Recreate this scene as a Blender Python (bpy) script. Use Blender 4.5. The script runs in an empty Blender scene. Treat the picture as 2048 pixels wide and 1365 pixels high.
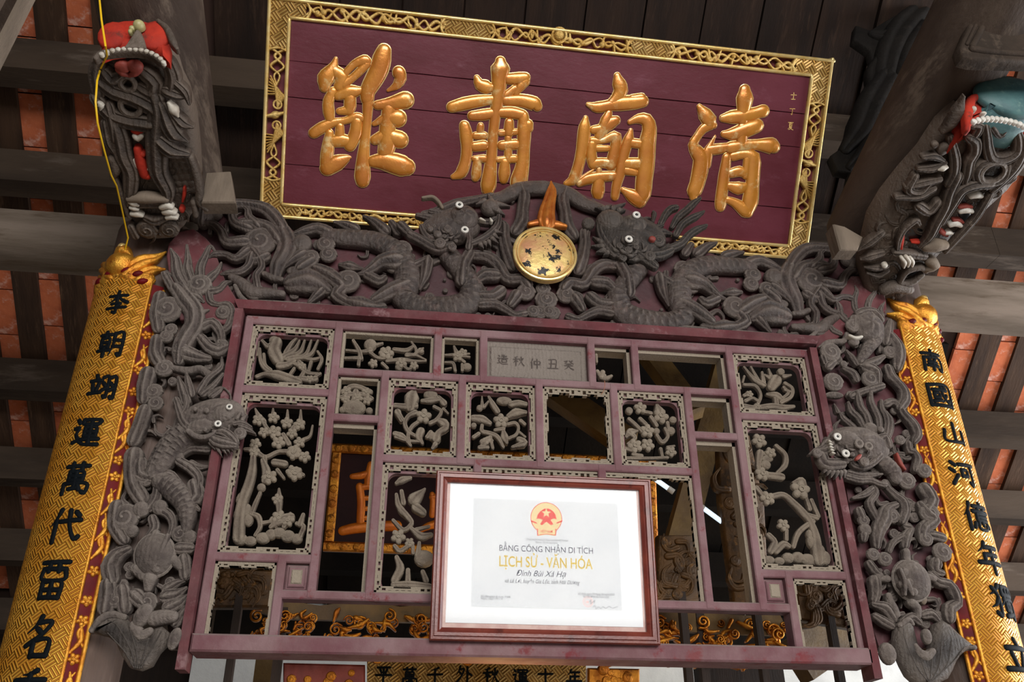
import bpy, math, random
import numpy as np
from mathutils import Vector, Matrix
random.seed(7)
sc = bpy.context.scene
COL = sc.collection
PI = math.pi

# ------------------------------------------------------------------ camera
# hall axes: X along the lattice screen, Y away from the entrance, Z up; the eye is 1.6 m above the floor, 2.957 m in front of the screen
F = 1783.0
EYE = np.array([-0.49, -2.957, 1.6])
RX = np.array([0.99173796, 0.0599082, 0.11343208])
RY = np.array([-0.12825704, 0.47989485, 0.86790038])
RZ = np.array([-0.00244112, -0.87527821, 0.48361359])
R3 = np.array([RX, RY, RZ])
cam = bpy.data.cameras.new('camera'); co = bpy.data.objects.new('camera', cam); COL.objects.link(co)
cam.sensor_width = 36.0; cam.sensor_fit = 'HORIZONTAL'; cam.lens = 36.0 * F / 2048
cam.clip_start = 0.05
m = Matrix.Identity(4)
for i in range(3):
    m[i][0] = R3[i, 0]; m[i][1] = -R3[i, 1]; m[i][2] = -R3[i, 2]; m[i][3] = EYE[i]
co.matrix_world = m
sc.camera = co

# ------------------------------------------------------------------ light and exposure
w = bpy.data.worlds.new('overcast_sky'); sc.world = w; w.use_nodes = True
bg = w.node_tree.nodes['Background']; bg.inputs[0].default_value = (0.96, 0.97, 1.0, 1); bg.inputs[1].default_value = 0.20
def area(name, loc, rot, sx, sy, power, col=(1, 1, 1)):
    l = bpy.data.lights.new(name, 'AREA'); l.shape = 'RECTANGLE'; l.size = sx; l.size_y = sy; l.energy = power; l.color = col
    o = bpy.data.objects.new(name, l); COL.objects.link(o); o.location = loc; o.rotation_euler = rot
    return o
# daylight entering through the open front of the hall, behind the viewer, and through the open right aisle
area('front_doorway_daylight', (0.8, -7.8, 4.2), (math.radians(80), 0, 0), 5.4, 3.0, 640, (1.0, 0.985, 0.96))
area('right_aisle_daylight', (6.6, 0.3, 2.6), (math.radians(95), 0, math.radians(90)), 5.0, 3.0, 520, (0.95, 0.97, 1.0))
def lamp(name, loc, power, col, r=0.06):
    l = bpy.data.lights.new(name, 'POINT'); l.energy = power; l.color = col; l.shadow_soft_size = r
    o = bpy.data.objects.new(name, l); COL.objects.link(o); o.location = loc
lamp('altar_lamp', (-0.12, 0.20, 1.86), 4.0, (1.0, 0.62, 0.2))
lamp('rear_hall_lamp', (1.3, 2.0, 2.6), 5.0, (1.0, 0.78, 0.42))
vs = sc.view_settings
vs.view_transform = 'Standard'; vs.look = 'None'; vs.gamma = 1; vs.exposure = 0.0
vs.use_curve_mapping = False

# ------------------------------------------------------------------ survey helpers
def ray(px, py):
    return R3 @ np.array([px - 1024.0, py - 682.5, F])
class Plane:
    """a flat working surface: origin O, axes U and V, normal N pointing to the room"""
    def __init__(s, O, U, N, mirror=None, stretch=1.0):
        s.O = np.array(O, float); s.U = np.array(U, float) / np.linalg.norm(U); s.N = np.array(N, float) / np.linalg.norm(N)
        s.V = np.cross(s.N, s.U); s.mirror = mirror; s.st = stretch; s.src = None
    def uv(s, px, py, off=0.0):
        q = s.src or s
        d = ray(px, py); t = ((q.O + q.N * off - EYE) @ q.N) / (d @ q.N); P = EYE + d * t - q.O
        return (P @ q.U, P @ q.V)
    def p(s, u, v, o=0.0):
        P = s.O + s.U * np.multiply.outer(u, np.ones(3)) + s.V * np.multiply.outer(v, np.ones(3)) + s.N * np.multiply.outer(o, np.ones(3))
        if s.mirror is not None:
            P = np.array(P); P[..., 0] = s.mirror + (s.mirror - P[..., 0]) * s.st
        return P
    def sc(s, px, py):
        a = np.array(s.uv(px - 3, py)); b = np.array(s.uv(px + 3, py)); c = np.array(s.uv(px, py - 3)); d = np.array(s.uv(px, py + 3))
        return (np.linalg.norm(b - a) + np.linalg.norm(d - c)) / 12
class Cyl:
    """an upright round surface; u is arc length from the front, v height"""
    def __init__(s, cx, cy, r): s.cx, s.cy, s.r = cx, cy, r; s.mirror = None
    def p(s, u, v, o=0.0):
        u = np.asarray(u, float); v = np.asarray(v, float); a = u / s.r; q = s.r + np.asarray(o, float)
        return np.stack(np.broadcast_arrays(s.cx + q * np.sin(a), s.cy - q * np.cos(a), v), -1)
class Zm:
    """reads survey strings written in the units of an enlarged view of the photograph"""
    def __init__(s, x0, y0, x1, w): s.x0, s.y0, s.k = x0, y0, (x1 - x0) / w
    def pt(s, x, y): return s.x0 + x * s.k, s.y0 + y * s.k
PX = Zm(0, 0, 1, 1)
def strokes(txt): return [[[float(n) for n in q.split()] for q in st.split(',') if q.strip()] for st in txt.replace('\n', ' ').split('/') if st.strip()]

# ------------------------------------------------------------------ materials
def lin(c):
    r = []
    for v in c:
        v /= 255.0; r.append(v / 12.92 if v <= 0.04045 else ((v + 0.055) / 1.055) ** 2.4)
    return (r[0], r[1], r[2], 1.0)
def M(name, c1, c2=None, c3=None, scale=6.0, rough=0.6, metal=0.0, bump=0.3, bscale=45.0, stretch=(1, 1, 1), coat=0.0, dust=None, dustk=0.5, c3k=(0.55, 0.7), emit=0.0, spec=0.5, edge=None, edgek=(0.51, 0.60), bdist=0.01, engrave=0.0):
    mt = bpy.data.materials.new(name); mt.use_nodes = True
    N = mt.node_tree.nodes; L = mt.node_tree.links; b = N['Principled BSDF']
    def nd(t, **k):
        n = N.new(t)
        for a, v in k.items(): setattr(n, a, v)
        return n
    tc = nd('ShaderNodeTexCoord'); mp = nd('ShaderNodeMapping'); mp.inputs['Scale'].default_value = stretch
    L.new(tc.outputs['Object'], mp.inputs[0])
    def noise(sc_, det=5, ro=0.6):
        n = nd('ShaderNodeTexNoise'); n.inputs['Scale'].default_value = sc_; n.inputs['Detail'].default_value = det; n.inputs['Roughness'].default_value = ro
        L.new(mp.outputs[0], n.inputs['Vector']); return n
    def mix(f, a, bb):
        mx = nd('ShaderNodeMix', data_type='RGBA'); L.new(f, mx.inputs[0])
        for s_, v in ((6, a), (7, bb)):
            if isinstance(v, tuple): mx.inputs[s_].default_value = v
            else: L.new(v, mx.inputs[s_])
        return mx.outputs[2]
    def ramp(src, a, bb):
        r = nd('ShaderNodeMapRange', interpolation_type='SMOOTHSTEP'); L.new(src, r.inputs[0]); r.inputs[1].default_value = a; r.inputs[2].default_value = bb
        return r.outputs[0]
    col = lin(c1)
    if c2: col = mix(ramp(noise(scale).outputs[0], 0.35, 0.65), lin(c1), lin(c2))
    if c3: col = mix(ramp(noise(scale * 2.3, 6, 0.7).outputs[0], *c3k), col, lin(c3))
    if dust:
        g = nd('ShaderNodeNewGeometry'); sx = nd('ShaderNodeSeparateXYZ'); L.new(g.outputs['True Normal'], sx.inputs[0])
        r1 = ramp(sx.outputs[2], -0.1, 0.8); r2 = ramp(noise(scale * 1.7).outputs[0], 0.3, 0.7)
        ml = nd('ShaderNodeMath', operation='MULTIPLY'); L.new(r1, ml.inputs[0]); ml.inputs[1].default_value = dustk
        m2 = nd('ShaderNodeMath', operation='MULTIPLY'); L.new(r2, m2.inputs[0]); m2.inputs[1].default_value = dustk * 0.45
        ad = nd('ShaderNodeMath', operation='ADD', use_clamp=True); L.new(ml.outputs[0], ad.inputs[0]); L.new(m2.outputs[0], ad.inputs[1])
        col = mix(ad.outputs[0], col, lin(dust))
    if edge:
        g2 = nd('ShaderNodeNewGeometry'); col = mix(ramp(g2.outputs['Pointiness'], *edgek), col, lin(edge))
    if isinstance(col, tuple): b.inputs['Base Color'].default_value = col
    else: L.new(col, b.inputs['Base Color'])
    b.inputs['Roughness'].default_value = rough; b.inputs['Metallic'].default_value = metal; b.inputs['Coat Weight'].default_value = coat
    b.inputs['Coat Roughness'].default_value = 0.15; b.inputs['Specular IOR Level'].default_value = spec
    if emit:
        b.inputs['Emission Color'].default_value = lin(c1); b.inputs['Emission Strength'].default_value = emit
    if bump:
        bp = nd('ShaderNodeBump'); bp.inputs['Strength'].default_value = bump; bp.inputs['Distance'].default_value = bdist
        hgt = noise(bscale, 6, 0.65).outputs[0]
        if engrave:                                                    # fine chisel lines that swirl over the carving
            wv = nd('ShaderNodeTexWave'); wv.inputs['Scale'].default_value = engrave; wv.inputs['Distortion'].default_value = 9.0; wv.inputs['Detail'].default_value = 1.0; wv.inputs['Detail Scale'].default_value = 0.55
            L.new(mp.outputs[0], wv.inputs[0]); ad2 = nd('ShaderNodeMath', operation='MULTIPLY_ADD'); L.new(wv.outputs['Fac'], ad2.inputs[0]); ad2.inputs[1].default_value = 0.10; L.new(hgt, ad2.inputs[2]); hgt = ad2.outputs[0]
        L.new(hgt, bp.inputs['Height']); L.new(bp.outputs[0], b.inputs['Normal'])
    mt['bsdf'] = b.name
    return mt
def weave(name, c1, c2, cell, stripes=3, rough=0.3, metal=0.8, strength=0.8, cdark=(90, 40, 12)):
    """gilded diaper pattern: blocks of parallel ribs laid crosswise, at 45 degrees, in the board's own UV metres"""
    mt = M(name, c1, c2, scale=9, rough=rough, metal=metal, bump=0)
    N = mt.node_tree.nodes; L = mt.node_tree.links; b = N['Principled BSDF']
    uv = N.new('ShaderNodeUVMap'); mp = N.new('ShaderNodeMapping'); L.new(uv.outputs[0], mp.inputs[0])
    mp.inputs['Rotation'].default_value = (0, 0, math.radians(52)); mp.inputs['Scale'].default_value = (1 / cell,) * 3
    ck = N.new('ShaderNodeTexChecker'); ck.inputs['Scale'].default_value = 1.0; L.new(mp.outputs[0], ck.inputs[0])
    wv = []
    for d in 'XY':
        x = N.new('ShaderNodeTexWave'); x.bands_direction = d; x.inputs['Scale'].default_value = 2 * PI * stripes / 20; x.inputs['Distortion'].default_value = 0.35
        x.inputs['Detail Scale'].default_value = 0.7
        L.new(mp.outputs[0], x.inputs[0]); wv.append(x)
    mx = N.new('ShaderNodeMix'); L.new(ck.outputs['Fac'], mx.inputs[0]); L.new(wv[0].outputs['Fac'], mx.inputs[2]); L.new(wv[1].outputs['Fac'], mx.inputs[3])
    bp = N.new('ShaderNodeBump'); bp.inputs['Strength'].default_value = strength; bp.inputs['Distance'].default_value = cell * 0.22
    L.new(mx.outputs[0], bp.inputs['Height']); L.new(bp.outputs[0], b.inputs['Normal'])
    old = b.inputs['Base Color'].links[0].from_socket
    rp = N.new('ShaderNodeMapRange'); L.new(mx.outputs[0], rp.inputs[0]); rp.inputs[1].default_value = 0.05; rp.inputs[2].default_value = 0.45
    m3 = N.new('ShaderNodeMix'); m3.data_type = 'RGBA'; L.new(rp.outputs[0], m3.inputs[0]); m3.inputs[6].default_value = lin(cdark); L.new(old, m3.inputs[7])
    L.new(m3.outputs[2], b.inputs['Base Color'])
    return mt
MT = {}
MT['rose'] = M('dusty_rose_lacquer', (134, 102, 106), (110, 70, 76), (116, 46, 52), scale=5, rough=0.72, bump=0.3, dust=(142, 130, 124), dustk=0.5, c3k=(0.56, 0.68), spec=0.2)
MT['crimson'] = M('faded_crimson_lacquer', (104, 50, 55), (82, 38, 43), (130, 96, 98), scale=6, rough=0.7, bump=0.25, dust=(132, 118, 114), dustk=0.4, c3k=(0.54, 0.7), spec=0.2)
MT['greycarve'] = M('dusty_grey_carving', (92, 81, 77), (66, 57, 55), (116, 103, 96), scale=11, rough=0.8, bump=1.0, bscale=60, dust=(146, 134, 124), dustk=0.55, edge=(144, 133, 124), bdist=0.014, spec=0.3, engrave=22)
MT['palecarve'] = M('pale_dusty_fretwork', (126, 112, 98), (98, 86, 76), (82, 64, 58), scale=12, rough=0.85, bump=0.8, bscale=90, dust=(160, 147, 130), dustk=0.45, edge=(158, 145, 128), spec=0.3)
MT['darkcarve'] = M('dark_brown_carving', (70, 57, 53), (50, 40, 37), (94, 76, 70), scale=9, rough=0.5, bump=0.8, bscale=70, dust=(112, 102, 94), dustk=0.4, edge=(118, 106, 98), engrave=20)
MT['blackcarve'] = M('sooty_dark_carving', (54, 46, 42), (38, 32, 30), (74, 62, 56), scale=9, rough=0.55, bump=1.0, bscale=60, dust=(104, 96, 88), dustk=0.35, edge=(110, 100, 92), bdist=0.012, engrave=24)
MT['bracket'] = M('weathered_bracket_wood', (78, 65, 55), (56, 46, 39), (94, 80, 69), scale=7, rough=0.6, bump=0.8, bscale=60, edge=(108, 95, 84), engrave=18)
MT['wing'] = M('blackened_wing_board', (30, 26, 23), (22, 19, 17), (40, 35, 31), scale=7, rough=0.8, bump=0.6, spec=0.2)
MT['backboard'] = M('maroon_backboard', (84, 36, 42), (62, 30, 34), (90, 62, 60), scale=6, rough=0.6, bump=0.2)
MT['maroon'] = M('maroon_lacquered_board', (90, 30, 40), (102, 42, 54), (118, 66, 78), scale=3.0, rough=0.45, bump=0.12, bscale=30, stretch=(1, 1, 2.2), c3k=(0.56, 0.78), spec=0.3)
MT['gilt'] = M('aged_gilding', (222, 190, 120), (198, 158, 84), (160, 108, 52), scale=14, rough=0.36, metal=0.6, bump=0.5, bscale=120)
MT['giltchar'] = M('amber_gilded_lacquer', (220, 146, 54), (200, 120, 40), (240, 208, 144), scale=6, rough=0.3, metal=0.4, bump=0.15, bscale=50, coat=0.9, c3k=(0.54, 0.72))  # the pale patches paint highlights into the gilding colour
MT['giltedge'] = M('bright_gilt_edge', (240, 212, 146), (226, 188, 110), scale=20, rough=0.28, metal=0.55, bump=0.1)
MT['giltweave'] = weave('gilded_diaper_frame', (224, 192, 124), (200, 160, 88), 0.036, stripes=3, rough=0.34, metal=0.55, strength=0.8, cdark=(140, 96, 44))
MT['coupletgold'] = weave('gilded_woven_couplet', (246, 186, 72), (228, 156, 46), 0.030, stripes=3, rough=0.36, metal=0.55, strength=0.75, cdark=(182, 108, 34))
MT['coupletplain'] = M('couplet_gilding', (236, 174, 66), (206, 130, 40), (160, 84, 32), scale=18, rough=0.3, metal=0.7, bump=0.5, bscale=70)
MT['redlac'] = M('deep_red_lacquer', (104, 14, 18), (84, 10, 16), scale=12, rough=0.55, bump=0.1, spec=0.15)
MT['ink'] = M('blue_black_lacquer', (8, 12, 16), (12, 17, 21), scale=20, rough=0.7, bump=0.1, spec=0.1)
MT['log'] = M('grey_brown_log', (88, 74, 64), (64, 52, 45), (108, 94, 82), scale=4, rough=0.8, bump=0.6, bscale=30, stretch=(1, 0.25, 1), spec=0.3)
MT['column'] = M('brown_timber_column', (98, 78, 68), (74, 58, 50), (112, 92, 82), scale=6, rough=0.6, bump=0.4, stretch=(1, 1, 0.15))
MT['beam'] = M('grey_weathered_beam', (134, 120, 108), (104, 92, 80), (90, 76, 62), scale=5, rough=0.8, bump=0.4, stretch=(0.2, 1, 1.5), c3k=(0.5, 0.7), spec=0.2)
MT['purlin'] = M('smoke_darkened_purlin', (76, 63, 52), (56, 46, 38), (96, 84, 74), scale=4, rough=0.8, bump=0.4, stretch=(0.2, 1, 1), spec=0.2)
MT['rafter'] = M('dark_brown_rafter', (70, 50, 36), (50, 35, 26), (88, 66, 50), scale=5, rough=0.8, bump=0.3, stretch=(2, 0.3, 0.3), spec=0.2)
MT['plank'] = M('dark_brown_ceiling_board', (44, 30, 22), (32, 22, 17), (58, 42, 32), scale=5, rough=0.8, bump=0.3, stretch=(2, 0.3, 0.3), spec=0.2)  # even dark brown, deeper in tone than the rafters
MT['inner_shade'] = M('shade_black_timber', (26, 20, 15), (18, 14, 11), scale=4, rough=0.9, bump=0.2, spec=0.1)  # near-black timber: shade of the unlit inner hall put into the colour
MT['tile'] = M('orange_clay_tile', (196, 108, 72), (164, 84, 56), (204, 154, 136), scale=7, rough=0.85, bump=0.3, c3k=(0.52, 0.7), spec=0.2)
MT['mortar'] = M('dark_tile_joint', (60, 40, 32), rough=0.9, bump=0)
MT['frame'] = M('red_brown_varnished_frame', (128, 58, 44), (104, 42, 34), (84, 34, 28), scale=8, rough=0.35, bump=0.2, bscale=60, coat=0.2, stretch=(1, 1, 1))
MT['mat'] = M('white_mount', (236, 238, 240), rough=0.7, bump=0, spec=0.1)
MT['paper'] = M('certificate_paper', (214, 217, 220), (222, 224, 226), scale=5, rough=0.7, bump=0, spec=0.1)
MT['linerpink'] = M('pinkish_frame_liner', (206, 176, 166), (190, 150, 142), scale=20, rough=0.5, bump=0.2)
MT['print'] = M('grey_print', (70, 74, 86), rough=0.8, bump=0, spec=0.1)
MT['goldprint'] = M('pale_gold_print', (214, 186, 70), (200, 170, 64), scale=40, rough=0.6, bump=0, spec=0.1)
MT['redprint'] = M('red_print', (222, 66, 52), rough=0.7, bump=0, spec=0.1)
MT['creamprint'] = M('cream_print', (226, 206, 150), rough=0.7, bump=0, spec=0.1)
MT['dimgold'] = M('dim_brown_gilding', (96, 66, 30), (64, 44, 22), (130, 90, 40), scale=12, rough=0.5, metal=0.3, bump=0.5, bscale=50)  # darker, browner gilding than the altar pieces
MT['eaveboard'] = M('brown_eave_board', (66, 54, 45), (50, 41, 34), (78, 66, 56), scale=5, rough=0.8, bump=0.4, spec=0.2)
MT['pinkprint'] = M('pale_pink_stamp', (240, 190, 186), rough=0.6, bump=0)
MT['white'] = M('white_paint', (222, 218, 210), (196, 190, 180), scale=30, rough=0.5, bump=0.1)
MT['tooth'] = M('off_white_teeth', (196, 190, 178), (170, 160, 146), scale=30, rough=0.5, bump=0.2)
MT['palewood'] = M('bare_pale_wood', (124, 110, 96), (100, 88, 76), scale=8, rough=0.8, bump=0.4, stretch=(1, 1, 0.3), spec=0.3)
MT['red'] = M('vermilion_paint', (186, 54, 36), (150, 42, 32), (96, 50, 42), scale=8, rough=0.7, bump=0.3, spec=0.2, c3k=(0.52, 0.7))
MT['dullred'] = M('dull_red_paint', (150, 66, 54), (128, 54, 46), scale=12, rough=0.6, bump=0.3)
MT['teal'] = M('teal_paint', (74, 112, 112), (54, 88, 92), (96, 128, 122), scale=9, rough=0.5, bump=0.2, stretch=(1, 2, 1))
MT['olive'] = M('yellowish_pearl', (176, 168, 118), (150, 142, 96), scale=14, rough=0.4, bump=0.2)
MT['black'] = M('black_bead_and_hole_shade', (18, 16, 16), rough=0.3, bump=0)  # pupils, and the painted darkness of bracket holes and mouth
MT['cord'] = M('yellow_cord', (220, 176, 20), rough=0.5, bump=0)
MT['sundisc'] = M('flaking_gold_leaf', (226, 196, 122), (208, 150, 110), (30, 28, 30), scale=9, rough=0.38, metal=0.35, bump=0.3, c3k=(0.555, 0.565))
MT['flame'] = M('gilded_flame', (204, 128, 54), (176, 96, 40), (120, 64, 34), scale=14, rough=0.35, metal=0.5, bump=0.3)
MT['whitewash'] = M('whitewashed_plaster', (226, 226, 222), (206, 206, 204), scale=3, rough=0.85, bump=0.2)
MT['darkwall'] = M('dark_timber_partition', (56, 42, 34), (44, 33, 27), scale=4, rough=0.8, bump=0.3, stretch=(3, 1, 0.3))
MT['stone'] = M('grey_stone_floor', (150, 142, 132), (130, 122, 114), scale=3, rough=0.8, bump=0.2)
MT['altargold'] = M('gilded_altar_carving', (210, 140, 44), (170, 98, 28), (90, 44, 18), scale=12, rough=0.3, metal=0.75, bump=0.5, bscale=50)
MT['orange'] = M('orange_gilded_letters', (232, 130, 30), (208, 104, 20), scale=12, rough=0.4, metal=0.3, bump=0.2)
MT['oxblood'] = M('dark_oxblood_lacquer', (46, 14, 15), (36, 12, 14), scale=5, rough=0.6, bump=0.1, spec=0.2)
MT['tube'] = M('glowing_tube', (205, 222, 240), rough=0.4, bump=0, emit=1.2)
MT['wire'] = M('rusty_wire', (150, 90, 60), rough=0.6, bump=0)
MT['ochre'] = M('lamplight_tinted_timber', (120, 92, 44), (90, 66, 32), scale=5, rough=0.6, bump=0.3)  # yellow lamplight of the inner hall is mixed into this colour
def glass():
    mt = bpy.data.materials.new('clear_pane'); mt.use_nodes = True; N = mt.node_tree.nodes; L = mt.node_tree.links; N.clear()
    o = N.new('ShaderNodeOutputMaterial'); mx = N.new('ShaderNodeMixShader'); t = N.new('ShaderNodeBsdfTransparent'); g = N.new('ShaderNodeBsdfGlossy')
    g.inputs['Roughness'].default_value = 0.05; f = N.new('ShaderNodeFresnel'); f.inputs[0].default_value = 1.18
    L.new(f.outputs[0], mx.inputs[0]); L.new(t.outputs[0], mx.inputs[1]); L.new(g.outputs[0], mx.inputs[2]); L.new(mx.outputs[0], o.inputs[0]); return mt
MT['glass'] = glass()

# ------------------------------------------------------------------ mesh builder
class MB:
    def __init__(s): s.v = []; s.f = []; s.uv = []; s.n = 0
    def add(s, V, Fc, UV=None, flip=False):
        V = np.asarray(V, float).reshape(-1, 3); b = s.n
        s.v.append(V); s.n += len(V)
        s.uv.append(np.asarray(UV, float).reshape(-1, 2) if UV is not None else V[:, [0, 2]])
        for f in Fc: s.f.append(tuple(b + i for i in (f[::-1] if flip else f)))
    def hexa(s, c, uvs=None):
        """eight corners: four of one face, then the four behind them"""
        s.add(c, [(0, 1, 2, 3), (7, 6, 5, 4), (0, 4, 5, 1), (1, 5, 6, 2), (2, 6, 7, 3), (3, 7, 4, 0)], uvs)
    def box(s, x0, x1, y0, y1, z0, z1, bev=0.0):
        if not bev:
            s.hexa([(x0, y0, z0), (x1, y0, z0), (x1, y0, z1), (x0, y0, z1), (x0, y1, z0), (x1, y1, z0), (x1, y1, z1), (x0, y1, z1)]); return
        b = bev; V = []
        for (y, d) in ((y0, b), (y0 + b, 0), (y1, 0)):
            V += [(x0 + d, y, z0 + d), (x1 - d, y, z0 + d), (x1 - d, y, z1 - d), (x0 + d, y, z1 - d)]
        s.add(V, [(0, 1, 2, 3), (0, 4, 5, 1), (1, 5, 6, 2), (2, 6, 7, 3), (3, 7, 4, 0), (4, 8, 9, 5), (5, 9, 10, 6), (6, 10, 11, 7), (7, 11, 8, 4), (11, 10, 9, 8)])
    def prism(s, prof, axis, a0, a1):
        """closed profile swept along X, Y or Z"""
        n = len(prof); V = []
        for a in (a0, a1):
            for (p, q) in prof: V.append({'x': (a, p, q), 'y': (p, a, q), 'z': (p, q, a)}[axis])
        s.add(V, [tuple(range(n))[::-1], tuple(range(n, 2 * n))] + [(i, (i + 1) % n, n + (i + 1) % n, n + i) for i in range(n)])
    def bar(s, A, B, w, h, up=(0, 0, 1)):
        A = np.array(A, float); B = np.array(B, float); t = (B - A) / np.linalg.norm(B - A); up = np.array(up, float)
        l = np.cross(t, up); l /= np.linalg.norm(l); q = np.cross(l, t); l = l * w / 2; q = q * h / 2
        s.hexa([A - l - q, A + l - q, A + l + q, A - l + q, B - l - q, B + l - q, B + l + q, B - l + q])
    def tube(s, pts, r, seg=10, caps=True):
        P = np.array(pts, float); n = len(P); r = np.broadcast_to(np.array(r, float), (n,)); T = np.gradient(P, axis=0); T /= np.linalg.norm(T, axis=1)[:, None]
        up = np.array([0.13, 0.21, 0.97]); V = []
        if abs(T[0] @ up) > .9: up = np.array([1.0, 0, 0.1])
        for i in range(n):
            l = np.cross(T[i], up); l /= np.linalg.norm(l); q = np.cross(l, T[i])
            for k in range(seg):
                a = 2 * PI * k / seg; V.append(P[i] + r[i] * (math.cos(a) * l + math.sin(a) * q))
        Fc = [(i * seg + k, i * seg + (k + 1) % seg, (i + 1) * seg + (k + 1) % seg, (i + 1) * seg + k) for i in range(n - 1) for k in range(seg)]
        if caps: Fc += [tuple(range(seg))[::-1], tuple(range((n - 1) * seg, n * seg))]
        s.add(V, Fc)
    # --- relief carving on a surface, in the surface's own metres
    def stroke(s, S, pts, off=0.0, hk=0.95, sink=0.02, seg=6, groove=0, scales=0.0, full=False, step=0.0, gk=0.42):
        A = np.array([list(p) + [0] * (4 - len(p)) for p in pts], float)
        if len(A) == 1: A = np.vstack([A, A + [1e-4, 1e-4, 0, 0]])
        if groove: seg = max(seg, groove * 4)
        if scales: seg = max(seg, 12)
        # Catmull-Rom
        E = np.vstack([2 * A[0] - A[1], A, 2 * A[-1] - A[-2]]); E[0, 2] = A[0, 2]; E[-1, 2] = A[-1, 2]
        out = []
        for i in range(len(A) - 1):
            p0, p1, p2, p3 = E[i:i + 4]; d = np.linalg.norm(p2[:2] - p1[:2]); st = step or max(0.45 * (p1[2] + p2[2]), 0.002)
            n = max(2, min(60, int(d / st) + 1)); t = (np.arange(n) / n)[:, None]
            out.append(0.5 * ((2 * p1) + (p2 - p0) * t + (2 * p0 - 5 * p1 + 4 * p2 - p3) * t * t + (3 * p1 - p0 - 3 * p2 + p3) * t ** 3))
        C = np.vstack(out + [A[-1:]]); C[:, 2] = np.clip(C[:, 2], A[:, 2].min(), A[:, 2].max())
        T = np.gradient(C[:, :2], axis=0); T /= np.linalg.norm(T, axis=1)[:, None] + 1e-12
        # rounded ends
        def cap(c, t, sg):
            r = c[2]; return [np.array([c[0] + sg * t[0] * r * a, c[1] + sg * t[1] * r * a, r * k, c[3]]) for a, k in ((0.5, 0.85), (0.82, 0.55), (0.96, 0.22))]
        C0 = cap(C[0], T[0], -1)[::-1]; C1 = cap(C[-1], T[-1], 1)
        C = np.vstack([C0, C, C1]); T = np.vstack([[T[0]] * 3, T, [T[-1]] * 3])
        n = len(C); arc = np.concatenate([[0], np.cumsum(np.linalg.norm(np.diff(C[:, :2], axis=0), axis=1))])
        Lt = np.stack([-T[:, 1], T[:, 0]], 1)
        if full: a = np.linspace(0, 2 * PI, seg * 2, endpoint=False)
        else: a = np.linspace(0, PI, seg + 1)
        cl, sl = np.cos(a), np.sin(a)
        prof = np.ones((n, len(a)))
        if groove: prof = prof * (1 - gk * (1 - np.abs(np.sin(groove * a)))[None, :])
        if scales:
            k = np.arange(len(a)) ; cell = np.floor(a / PI * 4); ph = (arc[:, None] / scales + 0.5 * (cell[None, :] % 2)) % 1.0
            frac = np.abs((a / PI * 4) % 1.0 - .5)
            prof = prof * (0.86 + 0.26 * np.clip(ph - frac[None, :] * .7, 0, 1))
        U = C[:, 0, None] + Lt[:, 0, None] * cl[None] * C[:, 2, None]; V = C[:, 1, None] + Lt[:, 1, None] * cl[None] * C[:, 2, None]
        O = off + C[:, 3, None] + hk * C[:, 2, None] * sl[None] * prof
        if not full:
            U = np.hstack([U[:, :1], U, U[:, -1:]]); V = np.hstack([V[:, :1], V, V[:, -1:]]); O = np.hstack([np.full((n, 1), off - sink), O, np.full((n, 1), off - sink)])
        w_ = U.shape[1]; P = S.p(U.ravel(), V.ravel(), O.ravel())
        Fc = []
        for i in range(n - 1):
            b = i * w_
            for j in range(w_ - (0 if full else 1)):
                j2 = (j + 1) % w_
                Fc.append((b + j, b + j2, b + w_ + j2, b + w_ + j))
        Fc += [tuple(range(w_))[::-1], tuple(range((n - 1) * w_, n * w_))]
        s.add(P, Fc, np.stack([U.ravel(), V.ravel()], 1), flip=S.mirror is not None)
    def dome(s, S, u, v, ru, rv=None, rot=0.0, h=None, off=0.0, sink=0.012, seg=14, rings=4, lump=0.0):
        rv = rv or ru; h = h if h is not None else 0.7 * min(ru, rv); c, d = math.cos(rot), math.sin(rot)
        U, V, O = [], [], []
        rr = [(1.0, -sink)] + [(math.cos(k * PI / 2 / rings), h * math.sin(k * PI / 2 / rings)) for k in range(rings)]
        for q, o in rr:
            for k in range(seg):
                a = 2 * PI * k / seg; x, y = ru * q * math.cos(a), rv * q * math.sin(a)
                o2 = o * (1 + lump * math.sin(5.0 * a + 9 * q)) if lump else o
                U.append(u + c * x - d * y); V.append(v + d * x + c * y); O.append(off + o2)
        U.append(u); V.append(v); O.append(off + h); top = len(U) - 1
        Fc = [(i * seg + k, i * seg + (k + 1) % seg, (i + 1) * seg + (k + 1) % seg, (i + 1) * seg + k) for i in range(len(rr) - 1) for k in range(seg)]
        Fc += [((len(rr) - 1) * seg + k, (len(rr) - 1) * seg + (k + 1) % seg, top) for k in range(seg)]
        s.add(S.p(np.array(U), np.array(V), np.array(O)), Fc, np.stack([U, V], 1), flip=S.mirror is not None)
    def curl(s, S, u, v, R, turns=1.6, d=1, a0=0.0, off=0.0, h=None, base=True):
        h = h if h is not None else 0.35 * R
        if base: s.dome(S, u, v, R, R, 0, h * .8, off)
        P = []; n = int(turns * 9)
        for i in range(n + 1):
            t = i / n; a = a0 + d * 2 * PI * turns * t; q = R * (0.92 - 0.78 * t); P.append((u + q * math.cos(a), v + q * math.sin(a), R * (0.16 - 0.05 * t), h * (0.75 * t)))
        s.stroke(S, P, off, hk=1.1, sink=0.01, seg=5, step=R)
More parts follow.
